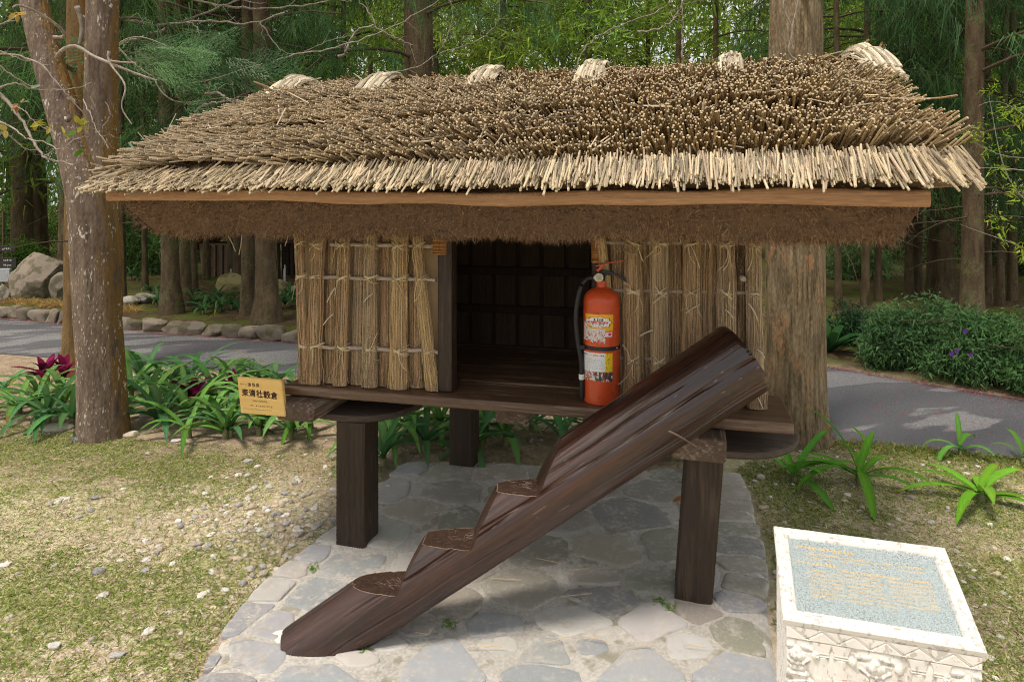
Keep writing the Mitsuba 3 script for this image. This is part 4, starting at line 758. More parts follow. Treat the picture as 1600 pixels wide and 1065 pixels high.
# front relief: depth field d(x, z), x across 0..1, z down from the lip in metres
nx, nz_ = 240, 250; gx_, gz_ = np.meshgrid(np.linspace(0, 1, nx), np.linspace(0, 0.46, nz_)); xm = gx_ * pw
d = np.zeros_like(gx_)
def ss(a, b, x): t = np.clip((x - a) / (b - a), 0, 1); return t * t * (3 - 2 * t)
def stroke(ax_, az_, bx2, bz2, w, h):
    ex_, ez_ = bx2 - ax_, bz2 - az_; t = np.clip(((xm - ax_) * ex_ + (gz_ - az_) * ez_) / (ex_ ** 2 + ez_ ** 2), 0, 1); q = np.hypot(xm - ax_ - ex_ * t, gz_ - az_ - ez_ * t)
    return h * (1 - ss(w * 0.6, w, q))
def dome(cx, cz, a, b, h, p=2): r_ = ((np.abs(xm - cx) / a) ** p + (np.abs(gz_ - cz) / b) ** p); return h * np.sqrt(np.clip(1 - r_, 0, 1))
band = 1 - ss(0.030, 0.0315, gz_); d = np.maximum(d, 0.010 * band)                 # frieze of triangles with incised double lines
W6 = pw / 6
for i in range(6):
    x0 = i * W6 + 0.012
    for o_, h_ in ((0.0, 0.0045), (0.007, 0.003)): d = d - (stroke(x0 + o_, 0.003, x0 + W6 * 0.5 + o_, 0.028, 0.0017, h_) + stroke(x0 + W6 * 0.5, 0.028, x0 + W6, 0.003, 0.0017, h_ * .7) * (o_ == 0)) * band
body_ = np.zeros_like(d)
def add_(q): 
    global body_; body_ = np.maximum(body_, q)
for cx in (0.085, 0.129, 0.302, 0.351):                                             # columns: splayed capital, two rings, swelling shaft
    hw = 0.024 - 0.30 * np.clip(gz_ - 0.032, 0, 0.03); add_(0.010 * (1 - ss(-0.002, 0.002, np.abs(xm - cx) - hw)) * ((gz_ > 0.032) & (gz_ < 0.056)))
    for zr in (0.058, 0.064): add_(np.sqrt(np.clip(1 - ((gz_ - zr) / 0.0032) ** 2, 0, 1)) * 0.011 * (1 - ss(0.016, 0.019, np.abs(xm - cx))))
    wv = 0.014 + 0.006 * ss(0.068, 0.12, gz_); add_(0.012 * np.sqrt(np.clip(1 - ((xm - cx) / wv) ** 2, 0, 1)) * (gz_ > 0.067))
add_(dome(0.327, 0.115, 0.014, 0.075, 0.011, 3)); add_(dome(0.107, 0.13, 0.010, 0.08, 0.008, 3))
def face(cx, s):
    global body_
    add_(dome(cx, 0.078, 0.066 * s, 0.062, 0.009, 2.6))
    q = np.zeros_like(d)
    for sg_ in (-1, 1):
        q = q + stroke(cx + sg_ * 0.014 * s, 0.047, cx + sg_ * 0.040 * s, 0.052, 0.005 * s, 0.0035) - dome(cx + sg_ * 0.029 * s, 0.058, 0.013 * s, 0.005, 0.0055) + dome(cx + sg_ * 0.012 * s, 0.072, 0.012 * s, 0.009, 0.005)
        q = q + dome(cx + sg_ * 0.052 * s, 0.066, 0.010 * s, 0.013, 0.008)
        q = q + stroke(cx + sg_ * 0.034 * s, 0.078, cx + sg_ * 0.016 * s, 0.089, 0.0035, 0.004) + stroke(cx + sg_ * 0.016 * s, 0.089, cx, 0.091, 0.0035, 0.004)
        q = q - stroke(cx + sg_ * 0.034 * s, 0.0835, cx + sg_ * 0.016 * s, 0.0955, 0.002, 0.004) - stroke(cx + sg_ * 0.016 * s, 0.0955, cx, 0.098, 0.002, 0.004)
    q = q + dome(cx, 0.069, 0.013 * s, 0.020, 0.008) - dome(cx, 0.109, 0.028 * s, 0.009, 0.006)
    for tx in (-0.015, -0.005, 0.006, 0.016): q = q + dome(cx + tx * s, 0.1065, 0.0062 * s, 0.0075, 0.007)
    q = q + stroke(cx - 0.024 * s, 0.119, cx + 0.024 * s, 0.119, 0.004, 0.004)
    body_ = body_ + q
face(0.207, 1.0); face(0.026, 0.85); face(0.408, 0.85)
for pts in (((0.0, 0.150), (0.055, 0.135), (0.09, 0.150)), ((0.10, 0.135), (0.13, 0.158), (0.19, 0.170), (0.25, 0.165), (0.29, 0.140)), ((0.36, 0.150), (0.40, 0.140), (0.44, 0.150)), ((0.0, .2), (.1, .19), (.2, .22), (.3, .2), (.44, .21))):
    for (xa, za), (xb, zb) in zip(pts[:-1], pts[1:]): body_ = body_ + stroke(xa, za, xb, zb, 0.006, 0.006)
body_ = body_ + 0.006 * (vfbm(np.stack([xm * 26, gz_ * 26, xm * 0], -1), 3, 8) - 0.5) * (gz_ > 0.12)
d = np.where(gz_ > 0.0315, np.maximum(body_, 0), d)
d = d + 0.0018 * (vfbm(np.stack([xm * 40, gz_ * 30, xm * 0], -1), 3, 3) - 0.5)
d = d * (1 - ss(0.992, 1.0, np.abs(gx_ * 2 - 1)))
fv = ped(xm, 0.006 - d, 0.4195 - gz_).reshape(-1, 3)
relief = (fv, grid_faces(nz_, nx)[:, ::-1])
core = np.array([[x, y, z] for x, y in ((0, 0.0065), (pw, 0.0065), (pw, pdl), (0, pdl)) for z in (-0.04,)] + [[0, 0.0065, .4195], [pw, 0.0065, .4195], [pw, pdl, .505], [0, pdl, .505]])
cv, cf = tm(trimesh.convex.convex_hull(core)); cv = ped(cv[:, 0], cv[:, 1], cv[:, 2])
pede = obj('pedestal', join([(cv, cf), relief]), 'm_cast', smooth=25, label='white cast pedestal carved with faces and columns, holding a grey plaque, right of the paving', cat='pedestal')
# moulded top frame: four mitred rails with steps
def onp(x, y, h): return PL_ + pu * np.asarray(x)[..., None] + pd * np.asarray(y)[..., None] + pnrm * np.asarray(h)[..., None]
TD = pdl / math.cos(slope); pr = [(-0.007, -0.030), (-0.008, -0.004), (-0.004, 0.0), (0.013, 0.0), (0.015, -0.003), (0.0185, -0.003), (0.020, -0.0005), (0.026, -0.001), (0.029, -0.007), (0.031, -0.010)]
loops = []
for o, h in pr:
    c = np.array([[o, o], [pw - o, o], [pw - o, TD - o], [o, TD - o]]); ring = np.vstack([np.linspace(c[i], c[(i + 1) % 4], 24, endpoint=False) for i in range(4)]); loops.append(onp(ring[:, 0], ring[:, 1], np.full(96, h) + 0.0012 * (vnoise(np.c_[ring * 90, ring[:, 0] * 0 + h * 99], 4) - 0.5)))
obj('frame', (np.vstack(loops), grid_faces(len(pr), 96, True)), 'm_cast', pede, smooth=25)
def gran_col(p, n, uv):
    a = noise(p.x * 620, p.y * 620, p.z * 620); b = noise(p.x * 540 + 7, p.y * 540, p.z * 540); c = noise(p.x * 1300, p.y * 1300, p.z * 1300)
    k = mix((0.28, 0.345, 0.355), (0.45, 0.51, 0.515), smoothstep(0.35, 0.7, 0.6 * a + 0.4 * c)); return mix(k, (0.11, 0.135, 0.145), smoothstep(0.62, 0.72, b) * 0.8)
scene['m_granite'] = P(proc(gran_col), 0.28, 0.5)
o = 0.0305; c = np.array([[o, o], [pw - o, o], [pw - o, TD - o], [o, TD - o]])
g0 = onp(c[:, 0], c[:, 1], np.full(4, -0.0065)); g1 = onp(c[:, 0], c[:, 1], np.full(4, -0.03))
plq = obj('plaque', tm(trimesh.convex.convex_hull(np.vstack([g0, g1]))), 'm_granite', pede, label='grey speckled granite plaque with rows of yellow lettering')
# rows of small yellow lettering, too worn to read in the photograph: strokes only
rows_ = [(0.12, 0.115, [(0.055, 0.085), (0.115, 0.175), (0.215, 0.45)], 0.042), (0.0, 0.20, [(0.115, 0.58), (0.63, 0.70), (0.74, 0.90)], 0.026), (0.0, 0.255, [(0.115, 0.30), (0.345, 0.56), (0.60, 0.68), (0.735, 0.90)], 0.026),
         (0.0, 0.335, [(0.055, 0.085), (0.115, 0.18), (0.205, 0.30)], 0.040), (0.0, 0.385, [(0.30, 0.44), (0.47, 0.52), (0.53, 0.74), (0.77, 0.91)], 0.034)] + [(0, 0.44 + i * 0.048, [(0.105, 0.33), (0.36, 0.61), (0.64, 0.92)], 0.024) for i in range(7)] + [(0, 0.776, [(0.105, 0.27), (0.30, 0.50), (0.53, 0.66)], 0.024)]
st = []
PW, PH = pw - 2 * o, TD - 2 * o
for _, yr, segs_, hh_ in rows_:
    for a, b in segs_:
        x = a
        while x < b:
            if R.random() < 0.12: x += 0.012; continue
            for q in range(2 if hh_ < 0.03 else 3):
                wq, hq = (R.uniform(0.6, 1.0) * hh_ * 0.5, R.uniform(0.2, 0.3) * hh_) if R.random() < 0.55 else (hh_ * 0.2, R.uniform(0.5, 0.95) * hh_)
                cx, cy = x + R.uniform(0, 0.4) * hh_ * 0.5, 1 - yr + R.uniform(-0.36, 0.36) * hh_
                v, f = np.array([[-1, -1], [1, -1], [1, 1], [-1, 1]]) * [wq / 2 * PW * 0.9, hq / 2 * PH * 1.2] + [o + cx * PW, o + cy * PH], np.array([[0, 1, 2], [0, 2, 3]])
                st.append((onp(v[:, 0], v[:, 1], np.full(4, -0.0061)), f))
            x += hh_ * 0.62
obj('lettering', join(st), P((0.74, 0.46, 0.17), 0.5, 0.4), plq, label='rows of worn yellow lettering')
# ---------------------------------------------------------------- trees
def bark(name, dark, light, lichen, flank=None, k=1.0, amp=0.006):
    def fn(p, n, uv):
        s = fbm(p.x * 38 * k, p.y * 38 * k, p.z * 5, 4); l = fbm(p.x * 6, p.y * 6, p.z * 2.2, 3); sp = noise(p.x * 120, p.y * 120, p.z * 45)
        c = mix(dark, light, dr.clip(s * 1.1 + 0.5 * l - 0.35, 0, 1)) * (0.75 + 0.5 * sp)
        if flank is not None: c = mix(c, flank[0], smoothstep(flank[1], flank[1] + 0.5, n.x + 0.5 * (l - 0.5)) * 0.9 * smoothstep(0.25, 0.5, s))
        if lichen is not None:
            c = mix(c, lichen[0], smoothstep(lichen[1], lichen[1] + 0.06, 0.55 * fbm(p.x * 13, p.y * 13, p.z * 6 + 3, 4) + 0.45 * fbm(p.x * 90, p.y * 90, p.z * 40, 3)) * 0.85)
            c = mix(c, lichen[0], smoothstep(0.66, 0.76, 0.6 * noise(p.x * 190, p.y * 190, p.z * 42) + 0.4 * noise(p.x * 70, p.y * 70, p.z * 14)) * 0.6 * lichen[2] * smoothstep(0.35, 0.6, l))
        return c
    scene[name] = bumped({'type': 'principled', 'base_color': proc(fn), 'roughness': 0.9, 'specular': 0.15}, lambda p, n, uv: amp * noise(p.x * 70 * k, p.y * 70 * k, p.z * 9) + amp * 0.35 * noise(p.x * 160, p.y * 160, p.z * 50), 1e-3) if amp else P(proc(fn), 0.9, 0.15)
bark('m_bark_grey', (0.07, 0.050, 0.039), (0.225, 0.172, 0.13), ((0.55, 0.52, 0.46), 0.645, 1.0), ((0.19, 0.105, 0.022), 0.55))
bark('m_bark_rust', (0.075, 0.05, 0.024), (0.22, 0.14, 0.06), None, ((0.17, 0.085, 0.02), 0.1), 1.0, 0.0)
bark('m_bark_cedar', (0.062, 0.045, 0.024), (0.35, 0.275, 0.175), ((0.30, 0.165, 0.09), 0.57, 0.0), None, 1.7, 0.012)
bark('m_bark', (0.048, 0.034, 0.021), (0.165, 0.118, 0.07), ((0.13, 0.13, 0.06), 0.56, 0.0), None, 0.8, 0.0)
scene['m_leaf'] = {'type': 'principledthin', 'base_color': VC, 'roughness': 0.55, 'spec_trans': 0.0, 'diff_trans': 0.75, 'eta': 1.4}
scene['m_leaf_gloss'] = {'type': 'principledthin', 'base_color': VC, 'roughness': 0.38, 'spec_trans': 0.0, 'diff_trans': 0.55, 'eta': 1.45}
scene['m_twig'] = P(VC, 0.8, 0.2)

def trunk_mesh(pts, rads, nt=40, nz_=60, ridge=0.04, seed=0, fine=0.0):
    pts = np.asarray(pts, float); s = np.r_[0, np.cumsum(np.linalg.norm(np.diff(pts, axis=0), axis=1))]; c = curve(pts, nz_); rr = np.interp(np.linspace(0, s[-1], nz_), s, rads)
    th = np.arange(nt) * 2 * np.pi / nt
    q = np.stack([np.cos(th)[None] * 3.2 + 0 * rr[:, None], np.sin(th)[None] * 3.2 + 0 * rr[:, None], c[:, 2][:, None] * 0.9 + 0 * th[None]], -1)
    w = 1 + ridge * 2 * (vfbm(q + seed, 4, seed) - 0.5) + ridge * 0.7 * np.sin(th * 5 + seed + c[:, 2][:, None] * 0.5) * np.exp(-(c[:, 2] - c[0, 2]).clip(0) * 1.2)[:, None]
    if fine: w = w + fine * (vfbm(np.stack([np.cos(th)[None] * 11 + 0 * rr[:, None], np.sin(th)[None] * 11 + 0 * rr[:, None], c[:, 2][:, None] * 1.6 + 0 * th[None]], -1), 3, seed + 3) - 0.5)
    v = c[:, None] + (rr[:, None] * w)[..., None] * np.stack([np.cos(th), np.sin(th), th * 0], -1)[None]
    return v.reshape(-1, 3), grid_faces(nz_, nt, True)
# spray prototypes in their own frame: +x outwards along the twig, hanging to -z
def needle_spray(n, L, seed):
    r = np.random.default_rng(seed); t = r.uniform(0.05, 1, n); base = np.c_[t * L, r.normal(0, 0.03, n), -0.35 * L * t ** 2]
    D = unit(np.c_[0.5 + 0.4 * r.random(n), r.choice([-1, 1], n) * r.uniform(0.1, 0.8, n), -0.25 - 0.95 * t * r.random(n)]); S = unit(np.cross(D, r.normal(size=(n, 3))))
    return strips(base, D, S, r.uniform(0.10, 0.24, n), r.uniform(0.009, 0.018, n), 0.35, 1)[:2]
def frond_spray(L, seed):
    r = np.random.default_rng(seed); P_, D_, S_, LL_ = [], [], [], []
    for t in np.linspace(0.08, 0.97, 11):
        for sg_ in (-1, 1):
            b = np.array([t * L, 0, -0.22 * L * t * t]); d1 = unit([0.75, sg_ * 0.75, -0.12]); ln = 0.55 * L * (1 - t) ** 0.7 * r.uniform(.7, 1.1) + 0.02
            for q in np.linspace(0.1, 1, max(3, int(ln / 0.024))):
                P_.append(b + d1 * ln * q + [0, 0, -.15 * ln * q * q]); D_.append(unit(d1 + [0.5 * r.random(), sg_ * r.normal(0, .9), r.normal(0, .18)])); LL_.append(0.055 * (1.15 - 0.6 * q)); S_.append([r.normal(0, .3), r.normal(0, .3), 1])
    P_, D_, S_ = map(np.array, (P_, D_, S_)); S_ = unit(np.cross(D_, S_))
    return strips(P_, D_, S_, np.array(LL_), 0.017, 0.15, 1)[:2]
def leaf_clump(n, rad, L, W, seed):
    r = np.random.default_rng(seed); base = unit(r.normal(size=(n, 3))) * rad * r.random((n, 1)) ** 0.5; D = unit(base / rad + r.normal(0, 0.7, (n, 3)) + [0, 0, -0.15]); S = unit(np.cross(D, r.normal(size=(n, 3)) * [.4, .4, 1]))
    return strips(base, D, S, L * r.uniform(.6, 1.2, n), W * r.uniform(.7, 1.2, n), 0.2, 1)[:2]
NS = [needle_spray(19, 0.55, i) for i in range(4)]; FS = [frond_spray(0.42, i) for i in range(3)]
def scatter(protos, Pp, az, pitch, size, cols, roll=None):
    """copies of the prototypes as one mesh with colours"""
    n = len(Pp); which = R.integers(0, len(protos), n); vs, fs, cs, off = [], [], [], 0
    roll = R.normal(0, 0.5, n) if roll is None else roll
    for k, (pv_, pf_) in enumerate(protos):
        idx = np.nonzero(which == k)[0]
        if not len(idx): continue
        a, b, c, s = az[idx], pitch[idx], roll[idx], size[idx]
        X = np.stack([np.cos(a) * np.cos(b), np.sin(a) * np.cos(b), np.sin(b)], -1); Yh = np.stack([-np.sin(a), np.cos(a), a * 0], -1); Zh = np.cross(X, Yh)
        Y2 = Yh * np.cos(c)[:, None] + Zh * np.sin(c)[:, None]; Z2 = np.cross(X, Y2)
        v = Pp[idx][:, None] + s[:, None, None] * (pv_[None, :, :1] * X[:, None] + pv_[None, :, 1:2] * Y2[:, None] + pv_[None, :, 2:3] * Z2[:, None])
        vs.append(v.reshape(-1, 3)); fs.append((pf_[None] + (np.arange(len(idx)) * len(pv_))[:, None, None]).reshape(-1, 3) + off); off += len(idx) * len(pv_)
        cs.append(np.repeat(cols[idx], len(pv_), 0))
    c = np.vstack(cs); c = c * (1 + 0.12 * R.normal(size=(len(c), 1))).clip(.5, 1.5)
    return np.vstack(vs), np.vstack(fs), c.clip(0.003, 0.7)
def greens(n, base, s=0.3, hue=0.08): return (np.asarray(base) * (1 + s * R.normal(size=(n, 1))).clip(.4, 1.9) * (1 + hue * R.normal(size=(n, 3)))).clip(.004, .7)
def limb_paths(base, H, z0, z1, n, reach, droop, rnd):
    out = []
    for i in range(n):
        z = z0 + (z1 - z0) * (i + rnd.random()) / n; a = rnd.uniform(0, 2 * np.pi); L = reach * (1 - 0.55 * (z - z0) / max(z1 - z0, .1)) * rnd.uniform(.6, 1.1)
        p0 = base(z); d = np.array([math.cos(a), math.sin(a), 0]); t = np.linspace(0, 1, 7)[:, None]
        out.append((p0 + d * L * t + np.array([0, 0, 1.0]) * (0.25 * L * t - droop * L * t ** 2) + np.cumsum(rnd.normal(0, .035 * L, (7, 3)), 0) * t, a, L))
    return out
def conifer(u, v, d, r0, H, lab, z0=2.0, z1=None, nl=26, reach=2.2, droop=0.45, per=34, base_col=(0.085, 0.165, 0.062), lean=0.0, leany=0.0, mat='m_bark', flare=0.5, protos=None, size=(0.7, 1.3), group=None, name='conifer_tree', zg=None, nt=28, nz_=46, ridge=0.05, dead=0, fine=0.0):
    rnd = np.random.default_rng(abs(int(u * 7 + d * 131))); b = at(u, v, d); b[2] = (height(b[None, :2])[0] if zg is None else zg) - 0.03
    z1 = z1 or H * 0.9; top = b + [lean * H, leany * H, H]
    bas = lambda z: b + (top - b) * ((z - b[2]) / H)
    key_ = thing(name, lab, 'tree', group)
    hs = np.array([0, .06, .14, .3, .6, 1.2, 2.5, 5, H]); rs_ = r0 * (1 - 0.75 * hs / H) * (1 + flare * np.exp(-hs / 0.18))
    obj('trunk', trunk_mesh([bas(b[2] + h) for h in hs], rs_, nt, nz_, ridge, abs(int(u)) % 17, fine), mat, key_, smooth=True)
    limbs = limb_paths(bas, H, z0, z1, nl, reach, droop, rnd); tubes_, tc = [], []
    P_, az_, pi_, sz_ = [], [], [], []
    for pth, a, L in limbs:
        tubes_.append(tube(pth, np.linspace(0.022, 0.005, 7) * (L / 2) ** .5, 5, False))
        t = rnd.uniform(0.18, 1.0, per); i = np.minimum((t * 6).astype(int), 5); fr_ = t * 6 - i; q = pth[i] * (1 - fr_)[:, None] + pth[i + 1] * fr_[:, None]
        P_.append(q + rnd.normal(0, 0.07, (per, 3)) * [1, 1, .7]); az_.append(a + rnd.choice([-1, 1], per) * rnd.uniform(0, 1.3, per)); pi_.append(-0.25 - 0.7 * t * rnd.random(per) + 0.15 * rnd.normal(size=per)); sz_.append(rnd.uniform(*size, per))
    for i in range(dead):
        z = rnd.uniform(0.9, z0 + .6); a = rnd.uniform(0, 2 * np.pi); L = rnd.uniform(.5, 1.6); t = np.linspace(0, 1, 6)[:, None]
        tubes_.append(tube(bas(z) + np.array([math.cos(a), math.sin(a), .05]) * L * t + [0, 0, 1] * (-.25 * L * t ** 2) + np.cumsum(rnd.normal(0, .03, (6, 3)), 0) * t, np.linspace(.009, .002, 6), 4, False))
    vv, ff = join(tubes_); obj('branchwork', (vv, ff), 'm_twig', key_, smooth=True, color=(0.09, 0.066, 0.045), kind='stuff')
    P_, az_, pi_, sz_ = np.vstack(P_), np.concatenate(az_), np.concatenate(pi_), np.concatenate(sz_)
    v_, f_, c_ = scatter(protos or NS, P_, az_, pi_, sz_, greens(len(P_), base_col)); obj('crown', (v_, f_), 'm_leaf', key_, color=c_, kind='stuff')
    return key_

# the two-stemmed tree at the left
tA = thing('twin_stem_tree', 'grey lichen-flecked tree forking into two stems at the left corner of the granary roof', 'tree')
dA = 4.44
def A(u, v, dd=0.0): return at(u, v, dA + dd)
sA = trunk_mesh([A(164, 695), A(163, 683), A(161, 640), A(157, 560), A(150, 460), A(146, 380), A(137, 310), A(118, 235, .02), A(90, 145, .06), A(66, 60, .1), A(48, -20, .14), A(20, -160, .2), A(-30, -420, .3)],
                np.array([40, 37.5, 35, 33.5, 33, 33, 30, 27, 24, 21.5, 20, 17, 12]) / F * dA, 72, 170, 0.035, 3, 0.07)
obj('trunk', sA, 'm_bark_grey', tA, smooth=True)
sB = trunk_mesh([A(165, 560, .03), A(163, 460, .05), A(161, 380, .07), A(158, 300, .09), A(157, 220, .09), A(158, 120, .08), A(160, 20, .08), A(162, -80, .1), A(166, -420, .15)], np.array([20, 26, 28, 26, 24.5, 23.5, 23.5, 22.5, 14]) / F * dA, 60, 130, 0.035, 6, 0.07)
obj('trunk', sB, 'm_bark_grey', tA, smooth=True)
for pts, r0, r1 in (([A(88, 90, -.05), A(98, 78, -.12), A(118, 72, -.18), A(140, 84, -.22), A(170, 98, -.25), A(205, 112, -.25), A(245, 126, -.22)], .013, .006), ([A(172, 95, -.25), A(190, 97, -.3), A(212, 98, -.35)], .006, .004), ([A(84, 58, -.02), A(100, 52, -.1), A(60, 20, -.3), A(20, 12, -.5)], .012, .005),
                    ([A(170, 80, -.32), A(184, 115, -.34), A(196, 140, -.36), A(190, 165, -.36), A(196, 180, -.36), A(206, 194, -.36)], .007, .0035), ([A(120, 10, .2), A(128, 40, .22), A(124, 70, .22)], .02, .012)):
    obj('limb', tube(curve(pts, 18), np.linspace(r0, r1, 18) * R.uniform(.9, 1.1, 18), 8), 'm_limb', tA, smooth=True)
scene['m_limb'] = P(proc(lambda p, n, uv: mix((0.14, 0.105, 0.08), (0.48, 0.42, 0.36), fbm(p.x * 35, p.y * 35, p.z * 35, 3))), 0.8, 0.2)
kn, kf = tm(trimesh.creation.icosphere(3)); c_ = A(106, 185, -.105); obj('knot', (kn * [.022, .016, .026] * (1 + .12 * (vnoise(kn * 3, 2)[:, None] - .5)) + c_, kf), 'm_bark_grey', tA, smooth=True)
def twiglets(cc, r, n, L):
    out = []
    for i in R.integers(2, len(cc) - 1, n):
        t = unit(cc[min(i + 1, len(cc) - 1)] - cc[i - 1]); d = unit(t * .6 + R.normal(0, .7, 3) * [1, .6, 1]); q = np.linspace(0, 1, 6)[:, None]
        out.append(tube(cc[i] + d * L * R.uniform(.5, 1.4) * q + np.cumsum(R.normal(0, .09 * L, (6, 3)), 0) * q, np.linspace(r * .8, r * .3, 6), 5))
    return out
# bare twiggy shrub reaching in from the left edge, with a few young leaves
tS = thing('bare_shrub', 'nearly leafless pale twigs with a few young leaves at the left edge', 'shrub')
dS = 3.7
def S_(u, v, dd=0.0): return at(u, v, dS + dd)
TW = [([(-30, 84), (0, 84), (40, 90), (75, 110), (98, 140), (120, 165), (140, 190), (152, 205), (165, 225)], .0055, .002), ([(-20, 150), (0, 137), (25, 130), (48, 138), (80, 140), (118, 138), (142, 128)], .0048, .0016), ([(-20, 90), (0, 103), (28, 124), (52, 136)], .004, .003),
      ([(-15, 140), (0, 148), (20, 168), (38, 195), (55, 225), (70, 245), (95, 252), (115, 258)], .010, .003), ([(-15, 185), (5, 192), (28, 205), (45, 218), (70, 222), (96, 232), (112, 222), (140, 214)], .005, .002), ([(70, 243), (82, 236), (88, 222), (84, 208), (70, 200)], .004, .0015),
      ([(-10, 75), (20, 88), (45, 95), (70, 90)], .003, .0015), ([(-10, 210), (15, 212), (40, 232), (60, 233)], .004, .0016), ([(98, 140), (110, 152), (120, 160)], .003, .001), ([(130, 155), (138, 172), (150, 200), (160, 215), (170, 232)], .003, .0012), ([(20, 168), (40, 175), (60, 195), (75, 203)], .003, .0012),
      ([(165, 160), (170, 185), (160, 200), (178, 212)], .003, .0012), ([(-5, 40), (15, 32), (30, 20)], .006, .003), ([(140, 150), (150, 175), (135, 160)], .002, .001)]
for i, (pts, r0, r1) in enumerate(TW):
    p = np.array([S_(u, v, -.12 * math.sin(i * 1.3 + k * .5)) for k, (u, v) in enumerate(pts)]); m_ = 4 * len(pts)
    cc = curve(p, m_) + R.normal(0, .0022, (m_, 3)); obj('twig', join([tube(cc, np.linspace(r0, r1, m_) * R.uniform(.85, 1.25, m_), 7)] + twiglets(cc, r1, 4, .05)), 'm_limb', tS, smooth=True)
def leaf_mesh(c, d, s, L, W):
    t = np.linspace(0, 1, 7); w = W / 2 * np.sin(np.pi * t ** .8) ** .8; d, s = unit(d), unit(s); nn = np.cross(d, s)
    v = np.concatenate([c + d * (L * t)[:, None] + s * w[:, None] + nn * (.12 * w)[:, None], c + d * (L * t)[:, None] - nn * (.25 * L * t ** 2)[:, None] * .3, c + d * (L * t)[:, None] - s * w[:, None] + nn * (.12 * w)[:, None]])
    f = np.vstack([[[i, i + 1, 8 + i], [i, 8 + i, 7 + i], [7 + i, 8 + i, 15 + i], [7 + i, 15 + i, 14 + i]] for i in range(6)]); return v, f
for u, v, L, colr, q in [(62, 132, .045, (.40, .48, .36), 0), (127, 232, .075, (.10, .25, .02), 0), (118, 203, .06, (.09, .20, .03), 1), (76, 212, .05, (.16, .30, .12), 1), (202, 222, .045, (.25, .36, .26), 1), (55, 190, .05, (.42, .40, .06), 2), (60, 195, .045, (.40, .36, .08), 2), (123, 192, .05, (.42, .38, .06), 2), (128, 197, .04, (.38, .36, .07), 2),
                         (10, 203, .06, (.48, .38, .12), 2), (28, 162, .05, (.38, .22, .10), 2), (33, 160, .045, (.55, .42, .28), 2), (78, 200, .035, (.45, .38, .1), 2), (100, 208, .04, (.42, .4, .1), 2), (22, 20, .05, (.45, .33, .08), 2), (28, 24, .045, (.42, .28, .08), 2)]:
    for k in range(1 if q < 2 else 3):
        obj('leaf', leaf_mesh(S_(u, v, -.04), [R.normal(0, .8), R.normal(0, .3), -1 if q < 2 else R.normal(0, .7)], [1, R.normal(0, .3), R.normal(0, .4)], L * R.uniform(.8, 1.1), L * .6), 'm_leaf_gloss', tS, smooth=True, color=colr)
# rust-brown tree behind the twin stems
conifer(129, 583, 6.05, 0.150, 13, 'rust-brown trunk standing close behind the lichen-flecked twin stems', z0=2.6, nl=26, mat='m_bark_rust', flare=0.45, lean=0.0, per=30, dead=4, nt=48, nz_=90)
# big cedar at the right behind the granary
tC = conifer(1240, 685, 4.40, 0.186, 14, 'thick fibrous cedar trunk rising behind the right end of the granary', z0=2.75, nl=34, reach=2.3, size=(0.4, 0.7), base_col=(0.055, 0.115, 0.05), mat='m_bark_cedar', flare=0.30, lean=0.006, per=60, nt=180, nz_=150, ridge=0.04, fine=0.16)
for pts in ([(1232, -10), (1229, 25), (1238, 48), (1233, 70), (1247, 95)], [(1248, -10), (1243, 20), (1237, 50), (1240, 78)]):
    obj('vine', tube(curve([at(u, v, 4.16) for u, v in pts], 20), 0.005, 6), 'm_limb', tC, smooth=True)
conifer(654, 560, 8.4, 0.215, 15, 'straight reddish-brown trunk rising behind the middle of the thatched roof', z0=2.9, nl=26, per=32, mat='m_bark', dead=3, nt=48, nz_=90, reach=2.4)
